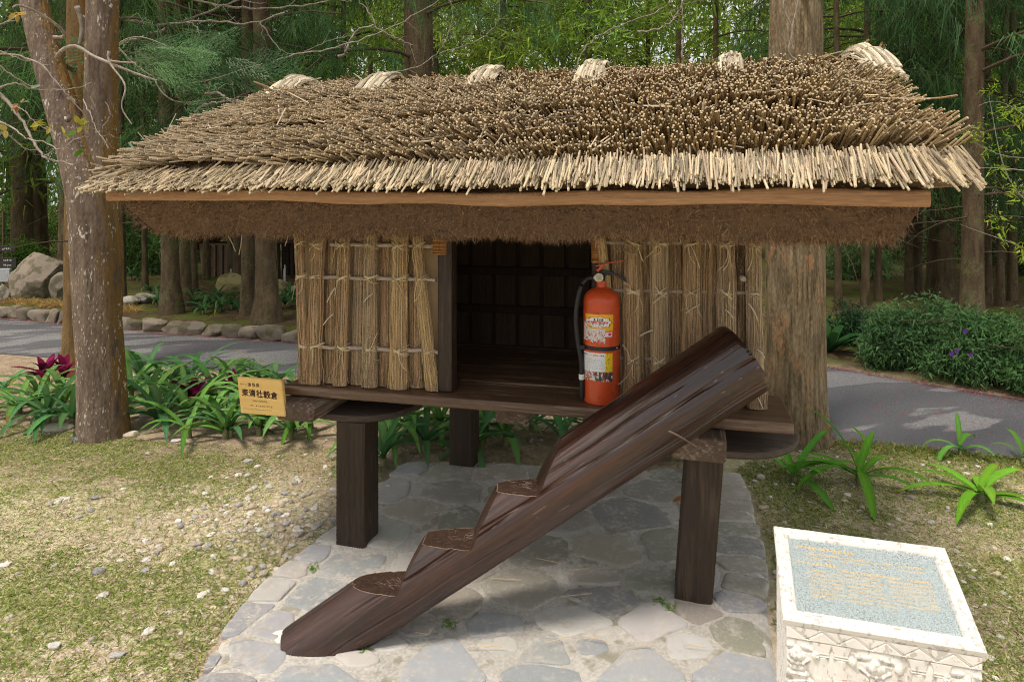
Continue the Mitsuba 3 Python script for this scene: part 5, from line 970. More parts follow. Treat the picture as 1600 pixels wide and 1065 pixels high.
# trunks across the path on the left and right (column, base row, depth, radius, lean)
grp = 'trees of the wood beyond the path'
wood_ = [(268, 505, 8.75, .108, -.07, 'brown trunk leaning left behind the kerb stones, left of the lily bed'), (288, 492, 9.5, .095, -.05, 'slim trunk just behind the brown leaning trunk by the kerb'), (418, 519, 8.1, .128, -.055, 'thick trunk close to the kerb next to the left granary wall'), (388, 507, 8.6, .085, -.01, 'slim trunk touching the thick one near the left granary wall'),
         (36, 440, 13.6, .20, -.03, 'grey trunk rising behind the big boulder, left one of two'), (62, 428, 14.2, .165, -.05, 'grey trunk rising behind the big boulder, right one of two'), (104, 470, 11.0, .12, 0, 'pale trunk hidden behind the rust-brown trunk'), (190, 490, 9.6, .06, -.02, 'thin dark trunk at the right side of the twin-stemmed tree'),
         (214, 442, 13.6, .085, 0, 'thin brown trunk among shrubs left of the leaning trunk'), (227, 468, 11.0, .045, -.04, 'sapling trunk with a curved stem left of the leaning trunk'), (302, 470, 10.8, .06, .01, 'thin trunk between the slim trunk and the small hut'), (322, 455, 12.4, .055, 0, 'thin trunk at the left eave of the small hut'),
         (360, 458, 11.9, .06, .04, 'dark leaning trunk in front of the small hut'), (371, 460, 11.6, .075, .01, 'dark straight trunk in front of the small hut'),
         (1518, 560, 7.4, .112, .03, 'tall pale brown trunk behind the shrubs at the right edge'), (1352, 500, 9.6, .055, .02, 'thin dark trunk, leftmost beyond the path on the right'), (1372, 498, 9.9, .05, .01, 'thin dark trunk, second from left beyond the path on the right'), (1420, 488, 10.6, .06, 0, 'dark trunk left of a close pair beyond the right shrubs'),
         (1433, 488, 10.8, .07, .03, 'dark trunk right of a close pair beyond the right shrubs'), (1458, 492, 10.2, .085, -.01, 'brown trunk behind the middle of the right shrubs'), (1478, 496, 9.9, .11, 0, 'broad brown trunk left of the tall pale brown trunk'), (1543, 500, 9.6, .055, .0, 'thin dark trunk just right of the tall pale brown trunk'),
         (1562, 502, 9.3, .05, .06, 'thin leaning trunk near the right edge'), (1582, 498, 9.8, .06, .0, 'dark trunk at the right edge of the photo'), (1310, 505, 9.3, .05, -.02, 'thin dark trunk half hidden by the thick cedar')]
for i, (u, v, d, r, ln, lab) in enumerate(wood_):
    conifer(u, v, d, r, R.uniform(10, 15), lab, z0=(2.0 if u < 800 else 1.6) + 0.08 * (d - 8), nl=26, reach=2.4, per=30, lean=ln * .35, group=grp, dead=3 if u < 800 else 9, flare=0.6 if r > .09 else .3, nt=24, nz_=36, base_col=(0.085, 0.165, 0.062))
# more of the wood, farther back: each a tree with a trunk and a crown of coarser clumps
LC = [leaf_clump(15, 0.42, 0.27, 0.075, i) for i in range(3)]
rf = np.random.default_rng(5); placed = []
for tries in range(2000):
    d = rf.uniform(11, 34); u = rf.uniform(-330, 1930); x = (u - 800) / F * d
    if 330 < u < 480 and d < 17: continue
    if any((x - a) ** 2 + (d - b) ** 2 < 2.4 for a, b in placed): continue
    if u > 560 and u < 1000 and d < 16 and rf.random() < .75: continue
    placed.append((x, d))
    if len(placed) == 60: break
for x, d in placed:
    u = 800 + x / d * F
    conifer(u, 0, d, rf.uniform(.07, .17), rf.uniform(10, 16), 'dark trunk standing deep in the wood beyond the path', z0=1.15 + .075 * d + rf.uniform(-.7, .7), nl=22, reach=3.2, per=10, size=(.9, 1.5), protos=LC, group='trees deep in the wood', nt=10, nz_=10, dead=2,
            base_col=(0.23, 0.335, 0.06), name='background_tree')
# outer mass of the wood
nW = 8000; ang = rf.uniform(-1.1, 1.1, nW); rr_ = rf.uniform(30, 46, nW); zz_ = rf.random(nW) ** 0.8 * 17; Pw = np.c_[np.sin(ang) * rr_, np.cos(ang) * rr_, zz_ + .4]
gap = vfbm(np.c_[ang * 14, zz_ * .5, zz_ * 0], 3, 17); keepw = (gap < 0.60) | (zz_ < 3.5); Pw = Pw[keepw]
LF = [leaf_clump(18, 0.8, 0.55, 0.2, 9 + i) for i in range(3)]
cw_ = greens(len(Pw), (0.23, 0.335, 0.06))
v_, f_, c_ = scatter(LF, Pw, rf.uniform(0, 6.28, len(Pw)), rf.normal(0, .3, len(Pw)), rf.uniform(.8, 1.5, len(Pw)), cw_)
obj('far_wood', (v_, f_), 'm_leaf', color=c_, kind='stuff', label='far green foliage of the wood closing the view behind the trunks', cat='wood')
# understory shrubs
def shrub(u, v, d, w, h, lab, colr, n, group=None, L=.052, W=.026, name='shrub', stems=7):
    c = at(u, v, d); c[2] = height(c[None, :2])[0]; k = thing(name, lab, 'shrub', group); pts_ = unit(R.normal(size=(n, 3))) * (R.random((n, 1)) ** .33); pts_[:, 2] = np.abs(pts_[:, 2]) * 1.0
    lump = 0.5 + 0.95 * vfbm(pts_ * 2.2 + u, 2, abs(int(u)) % 50)[:, None]; Pq = c + pts_ * [w / 2, w / 2 * .8, h] * lump + [0, 0, .06]
    LB_ = [leaf_clump(16, L * 1.7, L, W, 40 + i) for i in range(3)]
    v_, f_, c_ = scatter(LB_, Pq, R.uniform(0, 6.28, n), R.normal(0.2, .4, n), R.uniform(.7, 1.25, n), greens(n, colr, .25)); obj('foliage', (v_, f_), 'm_leaf_gloss', k, color=c_, kind='stuff')
    tb = [tube(curve([c + [0, 0, -.03], c + np.array([R.normal(0, .12) * w, R.normal(0, .1) * w, .4 * h]), c + np.array([R.normal(0, .28) * w, R.normal(0, .2) * w, .85 * h])], 7), np.linspace(.012, .003, 7), 5, False) for _ in range(stems)]
    obj('stem', join(tb), 'm_twig', k, smooth=True, color=(.10, .07, .045), kind='stuff'); return k, c
GB = 'leafy shrubs along the right side of the path'
b1, c1 = shrub(1425, 592, 6.25, .86, .55, 'rounded small-leaved shrub beyond the path, nearer to the cedar', (.115, .22, .085), 900)
b2_, c2 = shrub(1545, 600, 5.75, .9, .54, 'small-leaved shrub with purple flowers beyond the path at the right edge', (.11, .215, .08), 950)
b3, c3 = shrub(1640, 625, 5.3, .6, .42, 'low shrub cut off by the right edge of the photo', (.11, .22, .08), 400)
shrub(1385, 590, 6.15, .26, .12, 'tiny green sprout on the bank before the rounded shrub', (.07, .14, .05), 60, stems=2)
shrub(1340, 575, 7.2, .7, .34, 'low dark shrub beyond the path right of the cedar', (.045, .10, .045), 260)
for u, v, d in [(1507, 517, 5.42), (1486, 552, 5.4), (1494, 548, 5.42), (1516, 554, 5.38)]:
    p = at(u, v, d); fm = []
    for k in range(5):
        a = k * 2 * np.pi / 5 + .3; fm.append(leaf_mesh(p, [math.cos(a), -.25, math.sin(a)], [-math.sin(a), 0, math.cos(a)], .021, .017))
    fm.append(tm(trimesh.creation.icosphere(1, .004).apply_translation(p + [0, -.006, 0]))); obj('flower', join(fm), 'm_leaf_gloss', b2_, smooth=True, color=(.20, .05, .42), label='purple five-petalled flower')
shrub(1318, 470, 14.5, 1.1, 1.6, 'pink-flowering shrub far beyond the path right of the cedar', (.42, .12, .22), 260, L=.09, W=.05)
shrub(1335, 500, 12.8, 1.5, .8, 'pale green bush below the far pink shrub', (.16, .26, .10), 260, L=.10, W=.04)
for i, (u, v, d, w, h, c_) in enumerate([(215, 470, 13.5, 1.6, .9, (.09, .17, .05)), (100, 430, 17, 3.2, 2.6, (.12, .22, .06)), (20, 430, 18, 3, 2.4, (.11, .2, .05)), (190, 440, 17.5, 2.6, 1.7, (.10, .19, .055)), (255, 445, 16, 2.4, 1.8, (.06, .12, .04)), (310, 440, 17.5, 3, 2.0, (.05, .11, .04)), (430, 450, 18, 3, 2.2, (.05, .1, .04)),
                                         (215, 420, 20, 1.2, 1.6, (.25, .36, .06)), (275, 425, 20, 1.0, 1.7, (.25, .36, .06)), (1390, 470, 16, 2.6, 1.7, (.06, .11, .04)), (1480, 470, 17, 2.6, 1.6, (.12, .19, .05)), (1570, 470, 15, 2.4, 1.6, (.06, .11, .04)), (1650, 480, 13, 2.2, 1.6, (.06, .11, .04)), (-60, 440, 16, 3, 2.2, (.09, .17, .05)), (45, 440, 13.0, .7, .55, (.14, .26, .05))]):
    shrub(u, v, d, w, h, 'bushy undergrowth between the trunks beyond the path at the ' + ('left' if u < 700 else 'right'), c_, 240, 'undergrowth between the trunks', L=.11, W=.045, name='understory_shrub', stems=3)
# drooping fronds behind the left part of the roof, and dead boughs
kf = thing('cypress_bough', 'blue-green feathery fronds hanging behind the left slope of the thatched roof', 'branch')
nF = 46; ts_ = R.random(nF); wh_ = R.integers(0, 3, nF); uf = np.choose(wh_, [190 + 220 * ts_, 240 + 150 * ts_, 190 + 150 * ts_]) + R.normal(0, 10, nF); vf_ = np.choose(wh_, [80 + 55 * ts_ - 25 * ts_ ** 2, 125 + 45 * ts_, 72 + 12 * ts_]) + R.normal(0, 13, nF); ok = vf_ < 240 - 0.33 * (uf - 200); uf, vf_ = uf[ok], vf_[ok]; nF = len(uf)
Pf = np.array([at(a, b, dd) for a, b, dd in zip(uf, vf_, R.uniform(5.1, 6.2, nF))])
v_, f_, c_ = scatter(FS, Pf, R.normal(-.15, .7, nF), R.normal(-.15, .3, nF), R.uniform(.6, 1.5, nF), greens(nF, (.14, .24, .115), .45), R.normal(0.9, .5, nF)); obj('foliage', (v_, f_), 'm_leaf', kf, color=c_, kind='stuff')
for pts, r in (([(120, 20), (182, 71), (240, 120), (300, 130), (360, 115), (410, 100)], .010), ([(240, 120), (290, 160), (330, 155), (385, 165)], .007), ([(182, 71), (230, 60), (300, 85), (330, 75)], .006)):
    obj('branch', tube(curve([at(u, v, 5.75) for u, v in pts], 20), np.linspace(r, r * .35, 20), 6), 'm_limb', kf, smooth=True)
kd = thing('dead_bough', 'bare grey boughs crossing the dark foliage above the left half of the roof', 'branch')
for pts, r, d in (([(120, 40), (203, 32), (245, 38), (287, 36), (345, 34), (405, 34), (425, 27), (444, 19)], .016, 6.4), ([(150, 92), (182, 71), (215, 60), (257, 46), (300, 28), (338, 13), (385, -6)], .017, 6.6), ([(287, 36), (310, 52), (309, 65), (290, 82), (265, 90)], .007, 6.3), ([(280, -5), (330, 6), (400, 13), (460, 10), (530, -5)], .014, 6.8),
                  ([(425, 100), (455, 88), (500, 80), (545, 68), (600, 48), (660, 15), (720, -20)], .008, 6.2), ([(405, 34), (425, 62), (450, 84), (500, 70), (540, 60)], .007, 6.5), ([(320, 148), (350, 150), (372, 165), (385, 170)], .012, 5.4), ([(305, 175), (320, 165), (355, 158), (380, 150)], .010, 5.4), ([(528, 88), (545, 70), (562, 45), (585, 40), (576, 20), (560, 0)], .012, 6.4), ([(585, 42), (615, 58), (645, 70)], .010, 6.9),
                  ([(600, 110), (660, 100), (705, 40), (700, -5)], .006, 6.6), ([(690, 82), (730, 70), (765, 50), (780, 0)], .005, 6.6), ([(1066, 105), (1067, 50), (1066, -8)], .010, 6.2), ([(900, 110), (930, 60), (1010, 25), (1040, 10), (1060, -10)], .010, 7.0), ([(995, 50), (1030, 45), (1060, 20), (1067, -5)], .012, 7.2)):
    cc = curve([at(u, v, d) for u, v in pts], 26) + R.normal(0, .006, (26, 3)); obj('branch', join([tube(cc, np.linspace(r, r * .4, 26) * R.uniform(.85, 1.2, 26), 6)] + twiglets(cc, r * .4, 7, .16)), 'm_limb', kd, smooth=True)
kr = thing('leafy_sprig', 'young yellow-green leaves on thin twigs reaching in at the right edge', 'branch')
nR = 70; clus = np.array([(1565, 160), (1590, 185), (1570, 225), (1545, 265), (1585, 300), (1560, 365), (1595, 390), (1530, 215)]); ci = R.integers(0, 8, nR); uR, vR = clus[ci].T + R.normal(0, 14, (2, nR)); Pr = np.array([at(a, b, dd) for a, b, dd in zip(uR, vR, R.uniform(4.3, 4.9, nR))])
LY = [leaf_clump(7, .05, .045, .02, 60 + i) for i in range(3)]; v_, f_, c_ = scatter(LY, Pr, R.uniform(0, 6.3, nR), R.normal(0, .4, nR), R.uniform(.7, 1.2, nR), greens(nR, (.30, .42, .05), .2)); obj('foliage', (v_, f_), 'm_leaf', kr, color=c_, kind='stuff')
for pts in ([(1640, 330), (1590, 300), (1560, 230), (1545, 150)], [(1640, 200), (1600, 180), (1565, 160), (1530, 165)], [(1640, 410), (1595, 385), (1555, 370), (1500, 350)], [(1640, 270), (1590, 265), (1545, 262), (1490, 275)], [(1640, 240), (1580, 245), (1520, 220)]):
    obj('twig', tube(curve([at(u, v, 4.6) for u, v in pts], 14), np.linspace(.005, .0015, 14), 5), 'm_limb', kr, smooth=True)
# ---------------------------------------------------------------- kerb stones, boulders
scene['m_rock'] = {'type': 'twosided', 'bsdf': {'type': 'blendbsdf',
                   'weight': proc(lambda p, n, uv: smoothstep(0.48, 0.62, fbm(p.x * 9, p.y * 9, p.z * 9, 4)) * 0.7), 'a': P(VC, 0.9, 0.2, False), 'b': P(proc(lambda p, n, uv: mix((0.05, 0.045, 0.035), (0.14, 0.13, 0.06), fbm(p.x * 30, p.y * 30, p.z * 30, 3))), 0.95, 0.1, False)}}
def rock(c, s, seed, sub=3, rough=.22, box_=1.0, cut=7):
    v, f = tm(trimesh.creation.icosphere(sub)); r = np.random.default_rng(seed)
    v = np.sign(v) * np.abs(v) ** box_; v = v / np.abs(v).max(0)
    for _ in range(cut):                                   # flatten facets
        n_ = unit(r.normal(size=3)); o = r.uniform(.62, .9); q = v @ n_; v = v - np.clip(q - o, 0, None)[:, None] * n_ * .92
    v = v * (1 + rough * (vfbm(v * 1.6 + seed, 4, seed % 40) - .5)[:, None] * 2 * .5); return v * np.asarray(s) + c, f
kerb = newkey('kerb')
kp = dens(FAR[1:6], 400); kp = kp[(kp[:, 0] > -7.0) & (kp[:, 0] < -1.2)]; s_ = np.r_[0, np.cumsum(np.linalg.norm(np.diff(kp, axis=0), axis=1))]; pos = 0.05; first = True; i = 0
while pos < s_[-1]:
    L = R.uniform(.19, .36); q = np.array([np.interp(pos + L / 2, s_, kp[:, 0]), np.interp(pos + L / 2, s_, kp[:, 1])]); t = unit(np.array([np.interp(pos + L, s_, kp[:, 0]), np.interp(pos + L, s_, kp[:, 1])]) - q)
    h = R.uniform(.12, .16); v, f = rock([0, 0, 0], [L / 2 * 1.13, .095, h * .66], i + 300, 3, .22, .55, 6); v = rotz(v, math.atan2(t[1], t[0])) + [q[0], q[1] + .09, h * .40]
    obj('kerb_stone', (v, f), 'm_rock', smooth=32, color=np.array([.20, .17, .135]) * R.uniform(.65, 1.2), label='rough grey-brown kerb stone along the far side of the path, ' + nth(i), cat='kerb stone', group='kerb stones along the path'); pos += L + R.uniform(-.01, .01); i += 1
def boulder(u, v, d, w, h, lab, colr, seed, deep=None, sub=4, cut=9, rot=0.0, rough=.2):
    c = at(u, v, d); g = height(c[None, :2])[0]; v_, f_ = rock([0, 0, 0], [w / 2, (deep or w * .8) / 2, h * .62], seed, sub, rough, cut=cut); v_ = rotz(v_, rot) + [c[0], c[1], g + h * .36]
    return obj('boulder', (v_, f_), 'm_rock', smooth=30, color=colr, label=lab, cat='boulder')
boulder(62, 470, 10.3, .92, .74, 'large angular grey boulder beyond the path at the left', (.23, .195, .155), 11, .8, 5, 11)
boulder(96, 478, 10.0, .34, .40, 'smaller grey rock leaning on the right side of the large boulder', (.22, .195, .16), 12)
boulder(7, 470, 10.0, .17, .24, 'upright grey stone at the left edge beside the kerb', (.34, .31, .27), 13)
boulder(362, 480, 10.6, .48, .34, 'mossy yellow-green boulder in front of the small hut', (.25, .215, .10), 14)
boulder(440, 490, 10.4, .30, .24, 'mossy boulder half hidden by the granary wall at the left', (.25, .22, .10), 15); boulder(468, 493, 10.0, .36, .22, 'low mossy boulder right at the left granary wall', (.22, .19, .09), 16)
boulder(204, 488, 9.5, .30, .12, 'pale flat stone lying beside the path right of the twin stems', (.38, .35, .30), 17); boulder(226, 486, 9.7, .34, .14, 'grey flat stone beside the pale one near the leaning trunk', (.27, .25, .22), 18)
# small hut and the timber stack house far behind on the left
hk = thing('small_hut', 'small thatched hut among trunks behind the mossy boulder', 'hut')
hc = at(356, 470, 13.2); hz = height(hc[None, :2])[0]
scene['m_hutroof'] = P((.13, .09, .055), .95, .1)
v, f = tm(trimesh.convex.convex_hull(np.array([[-.36, -.3, 0], [.36, -.3, 0], [.36, .5, 0], [-.36, .5, 0], [-.42, -.3, .62], [.36, -.3, .62], [.36, .5, .62], [-.42, .5, .62]]))); v = v + [hc[0], hc[1], hz]
obj('wall', (v, f), 'm_hutwall', hk); scene['m_hutwall'] = P((.30, .21, .13), .9, .1)
for s in (-1, 1):
    q = np.array([[0, -.55, 1.08], [0, .7, 1.08], [s * .62, .7, .55], [s * .62, -.55, .55]]); q = np.vstack([q, q - [0, 0, .07]]); v, f = tm(trimesh.convex.convex_hull(q)); obj('roof', (v + [hc[0], hc[1], hz], f), 'm_hutroof', hk)
for x in (-.2, -.08, .05, .2): obj('post', tube([[hc[0] + x, hc[1] - .34, hz], [hc[0] + x, hc[1] - .34, hz + .6]], .018, 7), 'm_post', hk, smooth=50)
for x, y_, hh_ in [(375, 462, .26), (361, 460, .24), (379, 468, .2), (445, 474, .30), (444, 460, .24)]:
    p = at(x, y_, 11.8); p[2] = height(p[None, :2])[0]; obj('marker_peg', tube([p, p + [0, 0, hh_ * .6], p + [0, 0, hh_]], .014, 8), P((.55, .56, .57), .5), smooth=50, label='short pale peg in the ground near the small hut', cat='peg', group='pale pegs by the hut')
tk = thing('timber_house', 'dark open timber stilt house with stacked poles beside the left granary wall', 'house')
tc = at(462, 480, 12.6); tz = height(tc[None, :2])[0]
for x in np.linspace(-.55, .9, 7):
    for y in (0, .5): obj('stilt', tube([[tc[0] + x, tc[1] + y, tz], [tc[0] + x + R.normal(0, .01), tc[1] + y, tz + 1.02]], .032, 8), 'm_inside', tk, smooth=50)
for k, z in enumerate((.68, .84, .98, 1.12, 1.26, 1.40, 1.52)): obj('pole', tube([[tc[0] - .68, tc[1] - .06, tz + z], [tc[0] + .2, tc[1] - .06, tz + z + R.normal(0, .01)], [tc[0] + 1.1, tc[1] - .06, tz + z]], .024, 7), 'm_post', tk, smooth=50)
for z, x0, x1 in ((.74, .1, 1.), (.90, -.1, 1.), (1.05, .05, 1.), (1.2, -.15, 1.), (1.33, 0, 1.)): obj('board', hullbox([tc[0] + (x0 + x1) / 2, tc[1] + .05, tz + z], [x1 - x0, .12, .07], .01)[0:2], 'm_hutwall', tk)
obj('back_wall', hullbox([tc[0] + .3, tc[1] + .6, tz + .5], [1.5, .06, 1.0], .01), 'm_inside', tk)
# signpost at the far left
sk = thing('direction_sign', 'dark direction sign with a grey box on a thin post at the left edge', 'sign')
sp = at(5, 470, 11.0); sz_ = height(sp[None, :2])[0]; obj('post', tube([[sp[0], sp[1], sz_], [sp[0], sp[1], sz_ + 1.25]], .016, 8), P((.10, .06, .04), .6), sk, smooth=50)
for i, (v0, v1, u0, u1) in enumerate([(384, 393, -14, 25), (403, 410, -12, 26), (410.5, 418, -12, 26)]):
    a, b = at(u0, v0, 10.97), at(u1, v1, 10.97); kb = obj('board', hullbox((a + b) / 2, [b[0] - a[0], .02, a[2] - b[2]], .003), P((.035, .03, .03), .5), sk)
    parts = [hullbox([a[0] + (b[0] - a[0]) * (.50 + .07 * q), a[1] - .0105, (a[2] + b[2]) / 2 + R.normal(0, .004)], [.016, .001, .028 * R.uniform(.5, 1)], .0003) for q in range(5)]; obj('lettering', join(parts), P((.55, .54, .5), .6), kb)
a, b = at(-4, 419, 10.95), at(17, 440, 10.95); obj('box', hullbox((a + b) / 2, [b[0] - a[0], .06, a[2] - b[2]], .006), P((.42, .44, .46), .5), sk)

# ---------------------------------------------------------------- strap-leaved lilies and red cordylines
def strap_leaf(c, az, el, L, W, curl, fold=.35, seg=9):
    t = np.linspace(0, 1, seg + 1); ang = el - curl * t ** 1.3; ds = L / seg; d = np.array([math.cos(az), math.sin(az), 0])
    hx = np.r_[0, np.cumsum(np.cos(ang[:-1]) * ds)]; hz_ = np.r_[0, np.cumsum(np.sin(ang[:-1]) * ds)]; mid = c + d * hx[:, None] + np.array([0, 0, 1.0]) * hz_[:, None]
    tn = d * np.cos(ang)[:, None] + np.array([0, 0, 1.0]) * np.sin(ang)[:, None]; s = np.array([-math.sin(az), math.cos(az), 0]); nn = np.cross(tn, s); nn = nn * np.sign(nn[:, 2:3] + 1e-9)
    w = W / 2 * np.minimum(1, .55 + 1.6 * t) * np.where(t < .55, 1, 1 - ((t - .55) / .45) ** 2 * .97)
    a, e = mid + s * w[:, None] + nn * (fold * w)[:, None], mid - s * w[:, None] + nn * (fold * w)[:, None]; v = np.stack([a, mid, e], 1).reshape(-1, 3); v[:, 2] = np.maximum(v[:, 2], height_fast(v) + .006)
    return v, grid_faces(seg + 1, 3)
from scipy.interpolate import RegularGridInterpolator
_hi = RegularGridInterpolator((gy, gx), gz.reshape(len(gy), len(gx)), bounds_error=False, fill_value=0.0)
def height_fast(v): return _hi(v[:, [1, 0]])
def lily(u, v, n, L, W, lab, colr=(.075, .19, .035), group=None, separate=True, el=(.25, 1.25), name='lily_plant', d=None, azr=(0, 6.283), curl=(1.0, 2.2)):
    c = gnd(u, v) if d is None else at(u, v, d); c[2] = height_fast(c[None])[0] + .01; k = thing(name, lab, 'plant', group); parts, cols = [], []
    obj('stem', tube([c + [0, 0, -.03], c + [0, 0, .03], c + [0, 0, .06 * L / .5]], [.022 * L / .5, .02 * L / .5, .012 * L / .5], 9), 'm_twig', k, smooth=True, color=(.20, .21, .10))
    for i in range(n):
        az = azr[0] + (azr[1] - azr[0]) * ((i * .381966 + .13 * R.random()) % 1); m, f = strap_leaf(c + [0, 0, .02 + .04 * R.random()], az, R.uniform(*el), L * R.uniform(.7, 1.2), W * R.uniform(.8, 1.15), R.uniform(*curl))
        cc = np.array(colr) * R.uniform(.75, 1.3) * (1 + .06 * R.normal(size=3)); pc = np.tile(cc, (len(m), 1)); pc[1::3] *= 1.25; ti = np.arange(len(m)) // 3 / 9.0
        if R.random() < .22: pc = pc * (1 - (ti > .8)[:, None]) + np.array([.30, .20, .06]) * (ti > .8)[:, None]
        if separate: obj('leaf', (m, f), 'm_leaf_gloss', k, smooth=True, color=pc.clip(.004, .7))
        else: parts.append((m, f)); cols.append(pc)
    if parts: obj('foliage', join(parts), 'm_leaf_gloss', k, smooth=True, color=np.vstack(cols).clip(.004, .7), kind='stuff')
    return k
GL = 'strap-leaved lilies in the bed between lawn and path'; lab_ = 'strap-leaved green lily in the bed before the path, '
LIL = [(8, 610, 6, .34), (30, 640, 11, .42), (75, 655, 13, .46), (112, 660, 11, .44), (60, 625, 10, .42), (100, 632, 10, .4), (205, 615, 12, .46), (235, 640, 13, .48), (225, 600, 12, .46), (265, 615, 12, .46), (290, 650, 12, .46), (300, 605, 12, .44), (335, 622, 11, .44), (250, 660, 10, .42), (330, 658, 10, .40), (365, 610, 10, .42), (395, 600, 9, .4), (430, 605, 9, .4), (360, 675, 9, .4), (405, 672, 8, .42), (455, 680, 8, .42),
                   (610, 690, 11, .46), (640, 672, 11, .44), (665, 700, 9, .42), (600, 722, 7, .36), (690, 668, 10, .42), (760, 672, 10, .44), (790, 690, 9, .40), (830, 668, 9, .42), (880, 690, 9, .42), (930, 676, 9, .4), (990, 690, 9, .4), (1050, 712, 9, .36), (745, 700, 6, .36)]
LAB = {k[:2]: nth(i) for i, k in enumerate(sorted(LIL))}
for u, v, n, L in LIL:
    lily(u, v + 6, n + 3, L * 1.08, .046, lab_ + LAB[(u, v)], group=GL, colr=(.085, .20, .075) if R.random() < .6 else (.13, .265, .07))
lily(295, 683, 6, .46, .042, 'single lily with bright midribs nearest the lawn, right of the twin stems', colr=(.11, .27, .05)); lily(352, 683, 7, .44, .04, 'bright lily at the front of the bed left of the name board', colr=(.11, .26, .05))
lily(486, 668, 5, .42, .040, 'lily with one leaf drooping to the ground under the left beam', colr=(.12, .28, .04), azr=(3.6, 5.2))
lily(1240, 752, 9, .40, .042, 'lily plant beside the right rat guard at the paving edge', colr=(.11, .29, .04), el=(.15, .9), curl=(.6, 1.4)); k_ = lily(1342, 757, 10, .42, .046, 'lily with one tall upright leaf on a thick base at the right', colr=(.12, .31, .035), el=(.1, .7), curl=(.5, 1.3))
m, f = strap_leaf(gnd(1340, 755) + [0, 0, .06], 2.75, 1.25, .44, .042, .95); obj('leaf', (m, f), 'm_leaf_gloss', k_, smooth=True, color=(.11, .28, .045)); m, f = strap_leaf(gnd(1362, 722) + [0, 0, .02], 2.3, 1.3, .22, .036, 1.0); obj('leaf', (m, f), 'm_leaf_gloss', k_, smooth=True, color=(.14, .32, .04))
lily(1532, 782, 10, .42, .046, 'bright lily on the lawn nearest the pedestal at the right', colr=(.15, .34, .035), el=(.1, .75), curl=(.5, 1.3))
lily(1500, 712, 5, .24, .034, 'low lily at the edge of the path on the right', colr=(.12, .28, .05)); lily(1598, 725, 4, .22, .034, 'lily cut off by the right edge beside the path', colr=(.12, .28, .05))
def cordyline(u, v, lab, n=14, L=.24, d=None):
    c = gnd(u, v) if d is None else at(u, v, d); c[2] = height_fast(c[None])[0]; k = thing('cordyline', lab, 'plant'); obj('stem', tube([c, c + [0, 0, .16]], .012, 8), 'm_twig', k, smooth=True, color=(.10, .07, .05))
    for i in range(n):
        m, f = strap_leaf(c + [0, 0, .08 + .006 * i], i * 2.4, R.uniform(.5, 1.35), L * R.uniform(.7, 1.1), .058, R.uniform(.4, 1.2), .25, 7); cc = [(.17, .012, .05), (.07, .012, .028), (.26, .022, .095)][i % 3]; obj('leaf', (m, f), 'm_leaf_gloss', k, smooth=True, color=np.array(cc) * R.uniform(.8, 1.2))
cordyline(70, 615, 'dark red cordyline with pointed leaves left of the twin-stemmed tree'); cordyline(100, 606, 'crimson cordyline against the foot of the rust-brown trunk', 10, .2); cordyline(300, 648, 'purple-red cordyline among the lilies right of the twin stems', 9, .2); cordyline(362, 630, 'pink-red cordyline peeping out left of the name board', 7, .18)
for i, (u, v, d) in enumerate([(305, 500, 9.2), (330, 497, 9.3), (345, 505, 8.9), (318, 508, 8.7), (362, 502, 9.1), (375, 508, 8.7), (340, 490, 9.8), (300, 490, 9.9), (445, 508, 9.0), (460, 503, 9.3), (472, 512, 8.8), (452, 495, 9.8), (245, 492, 9.5), (235, 480, 10.4), (205, 468, 12.4), (215, 470, 12.2)]):
    lily(u, v, 12, .34, .034, 'low strap-leaved plant in the bed behind the kerb stones, ' + nth(sorted([305, 330, 345, 318, 362, 375, 340, 300, 445, 460, 472, 452, 245, 235, 205, 215]).index(u)), (.05, .125, .045), 'strap-leaved plants behind the kerb', False, d=d, name='bed_plant')
sh_ = thing('fern', 'dark arching fern beside the path just right of the cedar', 'plant'); c = at(1297, 568, 6.75); c[2] = height_fast(c[None])[0]
for i in range(11): m, f = strap_leaf(c, i * .61 + .2, R.uniform(.7, 1.3), .5, .085, 1.3, .1, 8); obj('frond', (m, f), 'm_leaf_gloss', sh_, smooth=True, color=(.035, .10, .03))

# ---------------------------------------------------------------- grass, straw, pebbles, litter (ground cover)
def sample(n, poly_px, hole=PAVE, zone=None):
    g = Polygon([gnd(u, v)[:2] for u, v in poly_px]); b = g.bounds; p = np.c_[R.uniform(b[0], b[2], n * 3), R.uniform(b[1], b[3], n * 3)]; s = shapely.points(p[:, 0], p[:, 1]); k = shapely.contains(g, s)
    if hole is not None: k &= ~shapely.contains(hole.buffer(.012), s)
    k &= side(nearline, p) < -0.03; return p[k][:n]
LAWN = [(-60, 655), (250, 690), (520, 700), (600, 735), (590, 755), (470, 865), (390, 930), (313, 1065), (280, 1110), (-90, 1110)]; RLAWN = [(1150, 735), (1200, 700), (1290, 690), (1420, 702), (1640, 722), (1640, 1110), (1220, 1110), (1205, 950), (1180, 800)]
def blades(p, name, base, L, W, lay, lab, tone=.3):
    n = len(p); z = height_fast(p); az = R.uniform(0, 6.283, n); el = np.abs(R.normal(lay, .35, n)).clip(.03, 1.45); D = np.c_[np.cos(az) * np.cos(el), np.sin(az) * np.cos(el), np.sin(el)]; S = unit(np.cross(D, R.normal(size=(n, 3)) * [.4, .4, 1]))
    v, f, m = strips(np.c_[p, z + .002], D, S, R.uniform(*L, n), R.uniform(*W, n), R.uniform(.1, .5, n), 1 if lay < .2 else 2); v[:, 2] = np.maximum(v[:, 2], np.repeat(z, m) + .0015); cols = np.repeat((np.asarray(base)[R.integers(0, len(base), n)] * (1 + tone * R.normal(size=(n, 1))).clip(.4, 1.7)), m, 0)
    obj(name, (v, f), 'm_leaf', color=cols.clip(.01, .75), kind='stuff', label=lab, cat='grass')
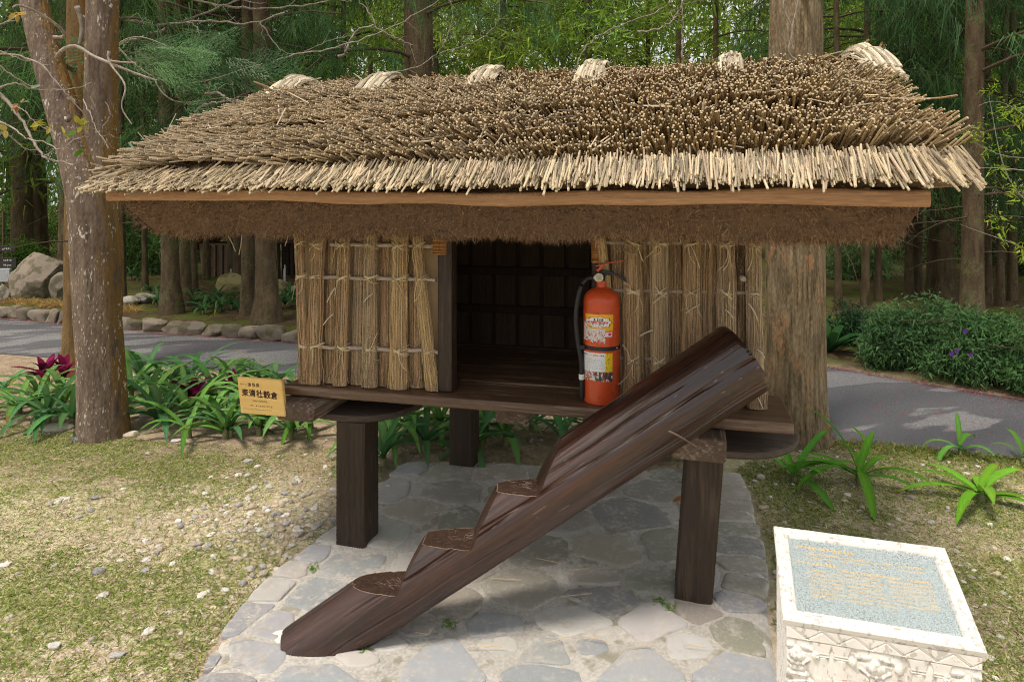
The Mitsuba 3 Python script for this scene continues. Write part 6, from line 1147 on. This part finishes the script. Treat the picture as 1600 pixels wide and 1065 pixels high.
pl = np.vstack([sample(90000, LAWN), sample(60000, RLAWN)]); dens_ = vfbm(np.c_[pl * 2.6, pl[:, 0] * 0], 3, 40) + .35 * (vfbm(np.c_[pl * 14, pl[:, 0] * 0], 2, 41) - .5); gravel = np.exp(-(((pl[:, 0] + 1.05) / .55) ** 2 + ((pl[:, 1] - 3.35) / .65) ** 2) * 1.2)
keep = R.random(len(pl)) < np.clip((dens_ - .30) * 3.2, 0.22, 1) * (1 - .93 * gravel); blades(pl[keep], 'grass', [(.225, .31, .06), (.30, .37, .10), (.40, .41, .17), (.175, .27, .05), (.50, .44, .24)], (.012, .036), (.0026, .0052), .34, 'short patchy green lawn grass')
pd_ = np.vstack([sample(30000, LAWN), sample(40000, RLAWN)]); k2 = R.random(len(pd_)) < np.clip(1.25 - 1.2 * vfbm(np.c_[pd_ * 2.6, pd_[:, 0] * 0], 3, 40) + (pd_[:, 0] > 0) * .25, 0.1, 1)
blades(pd_[k2], 'straw_litter', [(.68, .58, .40), (.58, .47, .30), (.72, .65, .49), (.46, .35, .21)], (.014, .06), (.0018, .0040), .10, 'dry straw scattered over the lawn')
def verge():
    q = dens(NEAR[2:9], 26000); off = np.abs(R.normal(0, .10, len(q))); t_ = unit(np.gradient(q, axis=0)); nn = np.c_[-t_[:, 1], t_[:, 0]]; nn = nn * np.sign(-nn[:, 1:2]); return q + nn * (off[:, None] - .03)
pv_ = verge(); pv_ = pv_[(pv_[:, 0] > 1.2)]; blades(pv_, 'verge_grass', [(.15, .22, .04), (.24, .28, .07), (.32, .28, .10), (.12, .18, .04)], (.02, .06), (.003, .007), .6, 'low weeds along the near edge of the path')
pb = sample(9000, [(180, 455 + 120), (520, 700), (600, 735), (1060, 735), (1200, 700), (1290, 690), (1000, 640), (600, 610), (200, 600)]); blades(pb[:5000], 'bed_litter', [(.22, .16, .10), (.15, .11, .07), (.34, .27, .17)], (.02, .06), (.002, .006), .08, 'dead leaves and stalks on the soil of the lily bed')
# pebbles
scene['m_pebble'] = P(VC, .8, .25)
def pebbles(p, rmin, rmax, name, lab, parent=None, cols=((.55, .52, .47), (.44, .40, .34), (.62, .60, .56), (.34, .33, .32), (.50, .42, .31))):
    bv, bf = tm(trimesh.creation.icosphere(1)); n = len(p); r = rmin + (rmax - rmin) * R.random(n) ** 2.2; vs = bv[None] * (1 + .25 * R.normal(size=(n, len(bv), 1)) * .6); a = R.uniform(0, 6.28, n)
    vs = vs * np.stack([r * R.uniform(.8, 1.4, n), r * R.uniform(.7, 1.1, n), r * R.uniform(.45, .8, n)], 1)[:, None]; x = vs[..., 0] * np.cos(a)[:, None] - vs[..., 1] * np.sin(a)[:, None]; y = vs[..., 0] * np.sin(a)[:, None] + vs[..., 1] * np.cos(a)[:, None]; vs[..., 0], vs[..., 1] = x + p[:, :1], y + p[:, 1:]
    vs[..., 2] += (height_fast(p) + r * .25)[:, None]; c = np.asarray(cols)[R.integers(0, len(cols), n)] * R.uniform(.75, 1.2, (n, 1)); obj(name, (vs.reshape(-1, 3), (bf[None] + (np.arange(n) * len(bv))[:, None, None]).reshape(-1, 3)), 'm_pebble', smooth=False, color=np.repeat(c, len(bv), 0).clip(0, .8), kind='stuff', label=lab, cat='gravel')
pp_ = sample(9000, LAWN); gv = np.exp(-(((pp_[:, 0] + 1.05) / .5) ** 2 + ((pp_[:, 1] - 3.3) / .6) ** 2) * 1.3); kk = R.random(len(pp_)) < .010 + .45 * gv
pebbles(pp_[kk], .004, .020, 'gravel', 'pale pebbles spread over the bare soil left of the paving'); pr_ = sample(500, RLAWN); pebbles(np.vstack([pr_, pb[5000:5300]]), .004, .016, 'gravel', 'few small stones in the right lawn and the lily bed')
for u, v, w, h, colr, lab in [(88, 672, .21, .055, (.50, .46, .38), 'flat pale stone on the lawn left of the twin-stemmed tree'), (126, 686, .12, .035, (.17, .20, .24), 'dark slate chip at the foot of the twin stems'), (205, 682, .11, .05, (.50, .43, .34), 'rounded pinkish stone right of the twin-stemmed tree'), (225, 655, .08, .06, (.40, .36, .31), 'rounded stone under the lilies right of the twin stems'),
                              (318, 655, .085, .05, (.42, .39, .33), 'rounded stone in the soil below the lilies left of the name board'), (276, 689, .08, .02, (.55, .53, .50), 'white flat stone on the lawn edge'), (388, 721, .06, .022, (.22, .24, .28), 'bluish stone chip near the left front post'), (148, 779, .045, .025, (.15, .14, .16), 'dark pebble in the middle of the left lawn'), (154, 895, .05, .035, (.22, .21, .23), 'dark grey stone in the lower left lawn'),
                              (85, 1010, .05, .02, (.55, .53, .50), 'pale flat stone near the lower left corner'), (605, 764, .045, .03, (.70, .69, .66), 'white lump of lime at the back left corner of the paving'), (1267, 742, .05, .045, (.50, .45, .36), 'pale stone on the soil right of the paving'), (1188, 748, .05, .04, (.42, .38, .30), 'stone at the back right corner of the paving'), (440, 1000, .10, .035, (.74, .72, .67), 'rough white mortar lump at the foot of the log ladder')]:
    c = gnd(u, v); c[2] = height_fast(c[None])[0]; vv, ff = rock([0, 0, 0], [w / 2, w * .36, h / 2], int(u + v), 3, .25); obj('loose_stone', (vv + [c[0], c[1], max(c[2], 0) + h * .22], ff), 'm_stone', smooth=40, color=colr, label=lab, cat='stone')
# straws, a dead leaf and sprouts on the paving
ps = np.array([gnd(u, v, .03) for u, v in [(760, 882), (790, 905), (860, 877), (905, 890), (870, 1000), (930, 998), (1000, 1010), (660, 990), (590, 960), (720, 838), (1010, 830), (900, 930), (480, 968), (360, 1000), (345, 1040), (760, 1010), (640, 900), (1085, 1010)]]); a = R.uniform(-.5, .5, len(ps)); D = np.c_[np.cos(a), np.sin(a), a * 0]; L = R.uniform(.03, .16, (len(ps), 1))
v, f, _, _ = rods(ps - D * L / 2 + [0, 0, .002], ps + D * L / 2 + [0, 0, .004], .0014, 5); obj('loose_stalk', (v, f), P((.55, .43, .26), .7), kind='stuff', label='dry stalks lying on the stone paving', cat='straw')
for u, v in [(489, 887), (568, 1013), (1046, 947), (1030, 939), (700, 975)]:
    c = gnd(u, v, .02); q = c + np.c_[R.normal(0, .012, (26, 2)), np.zeros(26)]; D = unit(np.c_[R.normal(0, .8, (26, 2)), R.uniform(.2, .9, 26)]); vv, ff, m = strips(q, D, unit(np.cross(D, R.normal(size=(26, 3)))), R.uniform(.01, .025, 26), .006, .3, 2); obj('weed', (vv, ff), 'm_leaf', color=(.16, .30, .04), label='tiny green weed sprouting from a joint in the paving', cat='weed', group='weeds in the paving joints')
dl = gnd(1050, 786, .03); m, f = leaf_mesh(dl + [0, 0, .008], [.9, .35, .25], [-.3, .9, .1], .09, .03); obj('dead_leaf', (m, f), 'm_leaf_gloss', smooth=True, color=(.42, .17, .05), label='curled orange dead leaf on the paving behind the right front post', cat='leaf')
# red petals along the far edge of the path, dry tufts before the boulder
q = dens(FAR[1:11], 9000); q = q[(q[:, 0] > -9)]; off = np.abs(R.normal(0, .07, len(q))) * np.where(q[:, 0] > 1, .9, .7); t_ = unit(np.gradient(q, axis=0)); nn = np.c_[-t_[:, 1], t_[:, 0]]; nn *= np.sign(-nn[:, 1:2] + 1e-9); pq = q + nn * (off[:, None] + .02); n = len(pq); keep = R.random(n) < np.where(pq[:, 0] > 1, 1.0, .5); pq = pq[keep]; n = len(pq)
a = R.uniform(0, 6.28, n); D = np.c_[np.cos(a), np.sin(a), R.uniform(0, .2, n)]; S = np.c_[-np.sin(a), np.cos(a), R.normal(0, .2, n)]; v, f, m = strips(np.c_[pq, np.full(n, .022)], D, S, R.uniform(.015, .03, n), R.uniform(.008, .014, n), 0.0, 1)
obj('fallen_petals', (v, f), 'm_leaf', color=vary((.36, .05, .075), n, m, .4), kind='stuff', label='red fallen petals in a line along the far edge of the path', cat='petals')
for u, v, d in [(20, 478, 9.7), (38, 480, 9.6), (52, 481, 9.55), (66, 482, 9.5), (82, 484, 9.4), (95, 486, 9.3), (205, 497, 8.9), (190, 496, 9.0)]:
    c = at(u, v, d); c[2] = height_fast(c[None])[0]; q = c + np.c_[R.normal(0, .06, (150, 2)), np.zeros(150)]; D = unit(np.c_[R.normal(0, .6, (150, 2)), R.uniform(.4, 1, 150)]); vv, ff, m = strips(q, D, unit(np.cross(D, R.normal(size=(150, 3)))), R.uniform(.08, .2, 150), .008, .35, 2)
    obj('dry_tuft', (vv, ff), 'm_leaf', color=vary((.48, .33, .13), 150, m, .25), label='dry straw-coloured grass tuft behind the kerb, ' + nth(sorted([20, 38, 52, 66, 82, 95, 205, 190]).index(u)), cat='grass tuft', group='dry tufts behind the kerb')
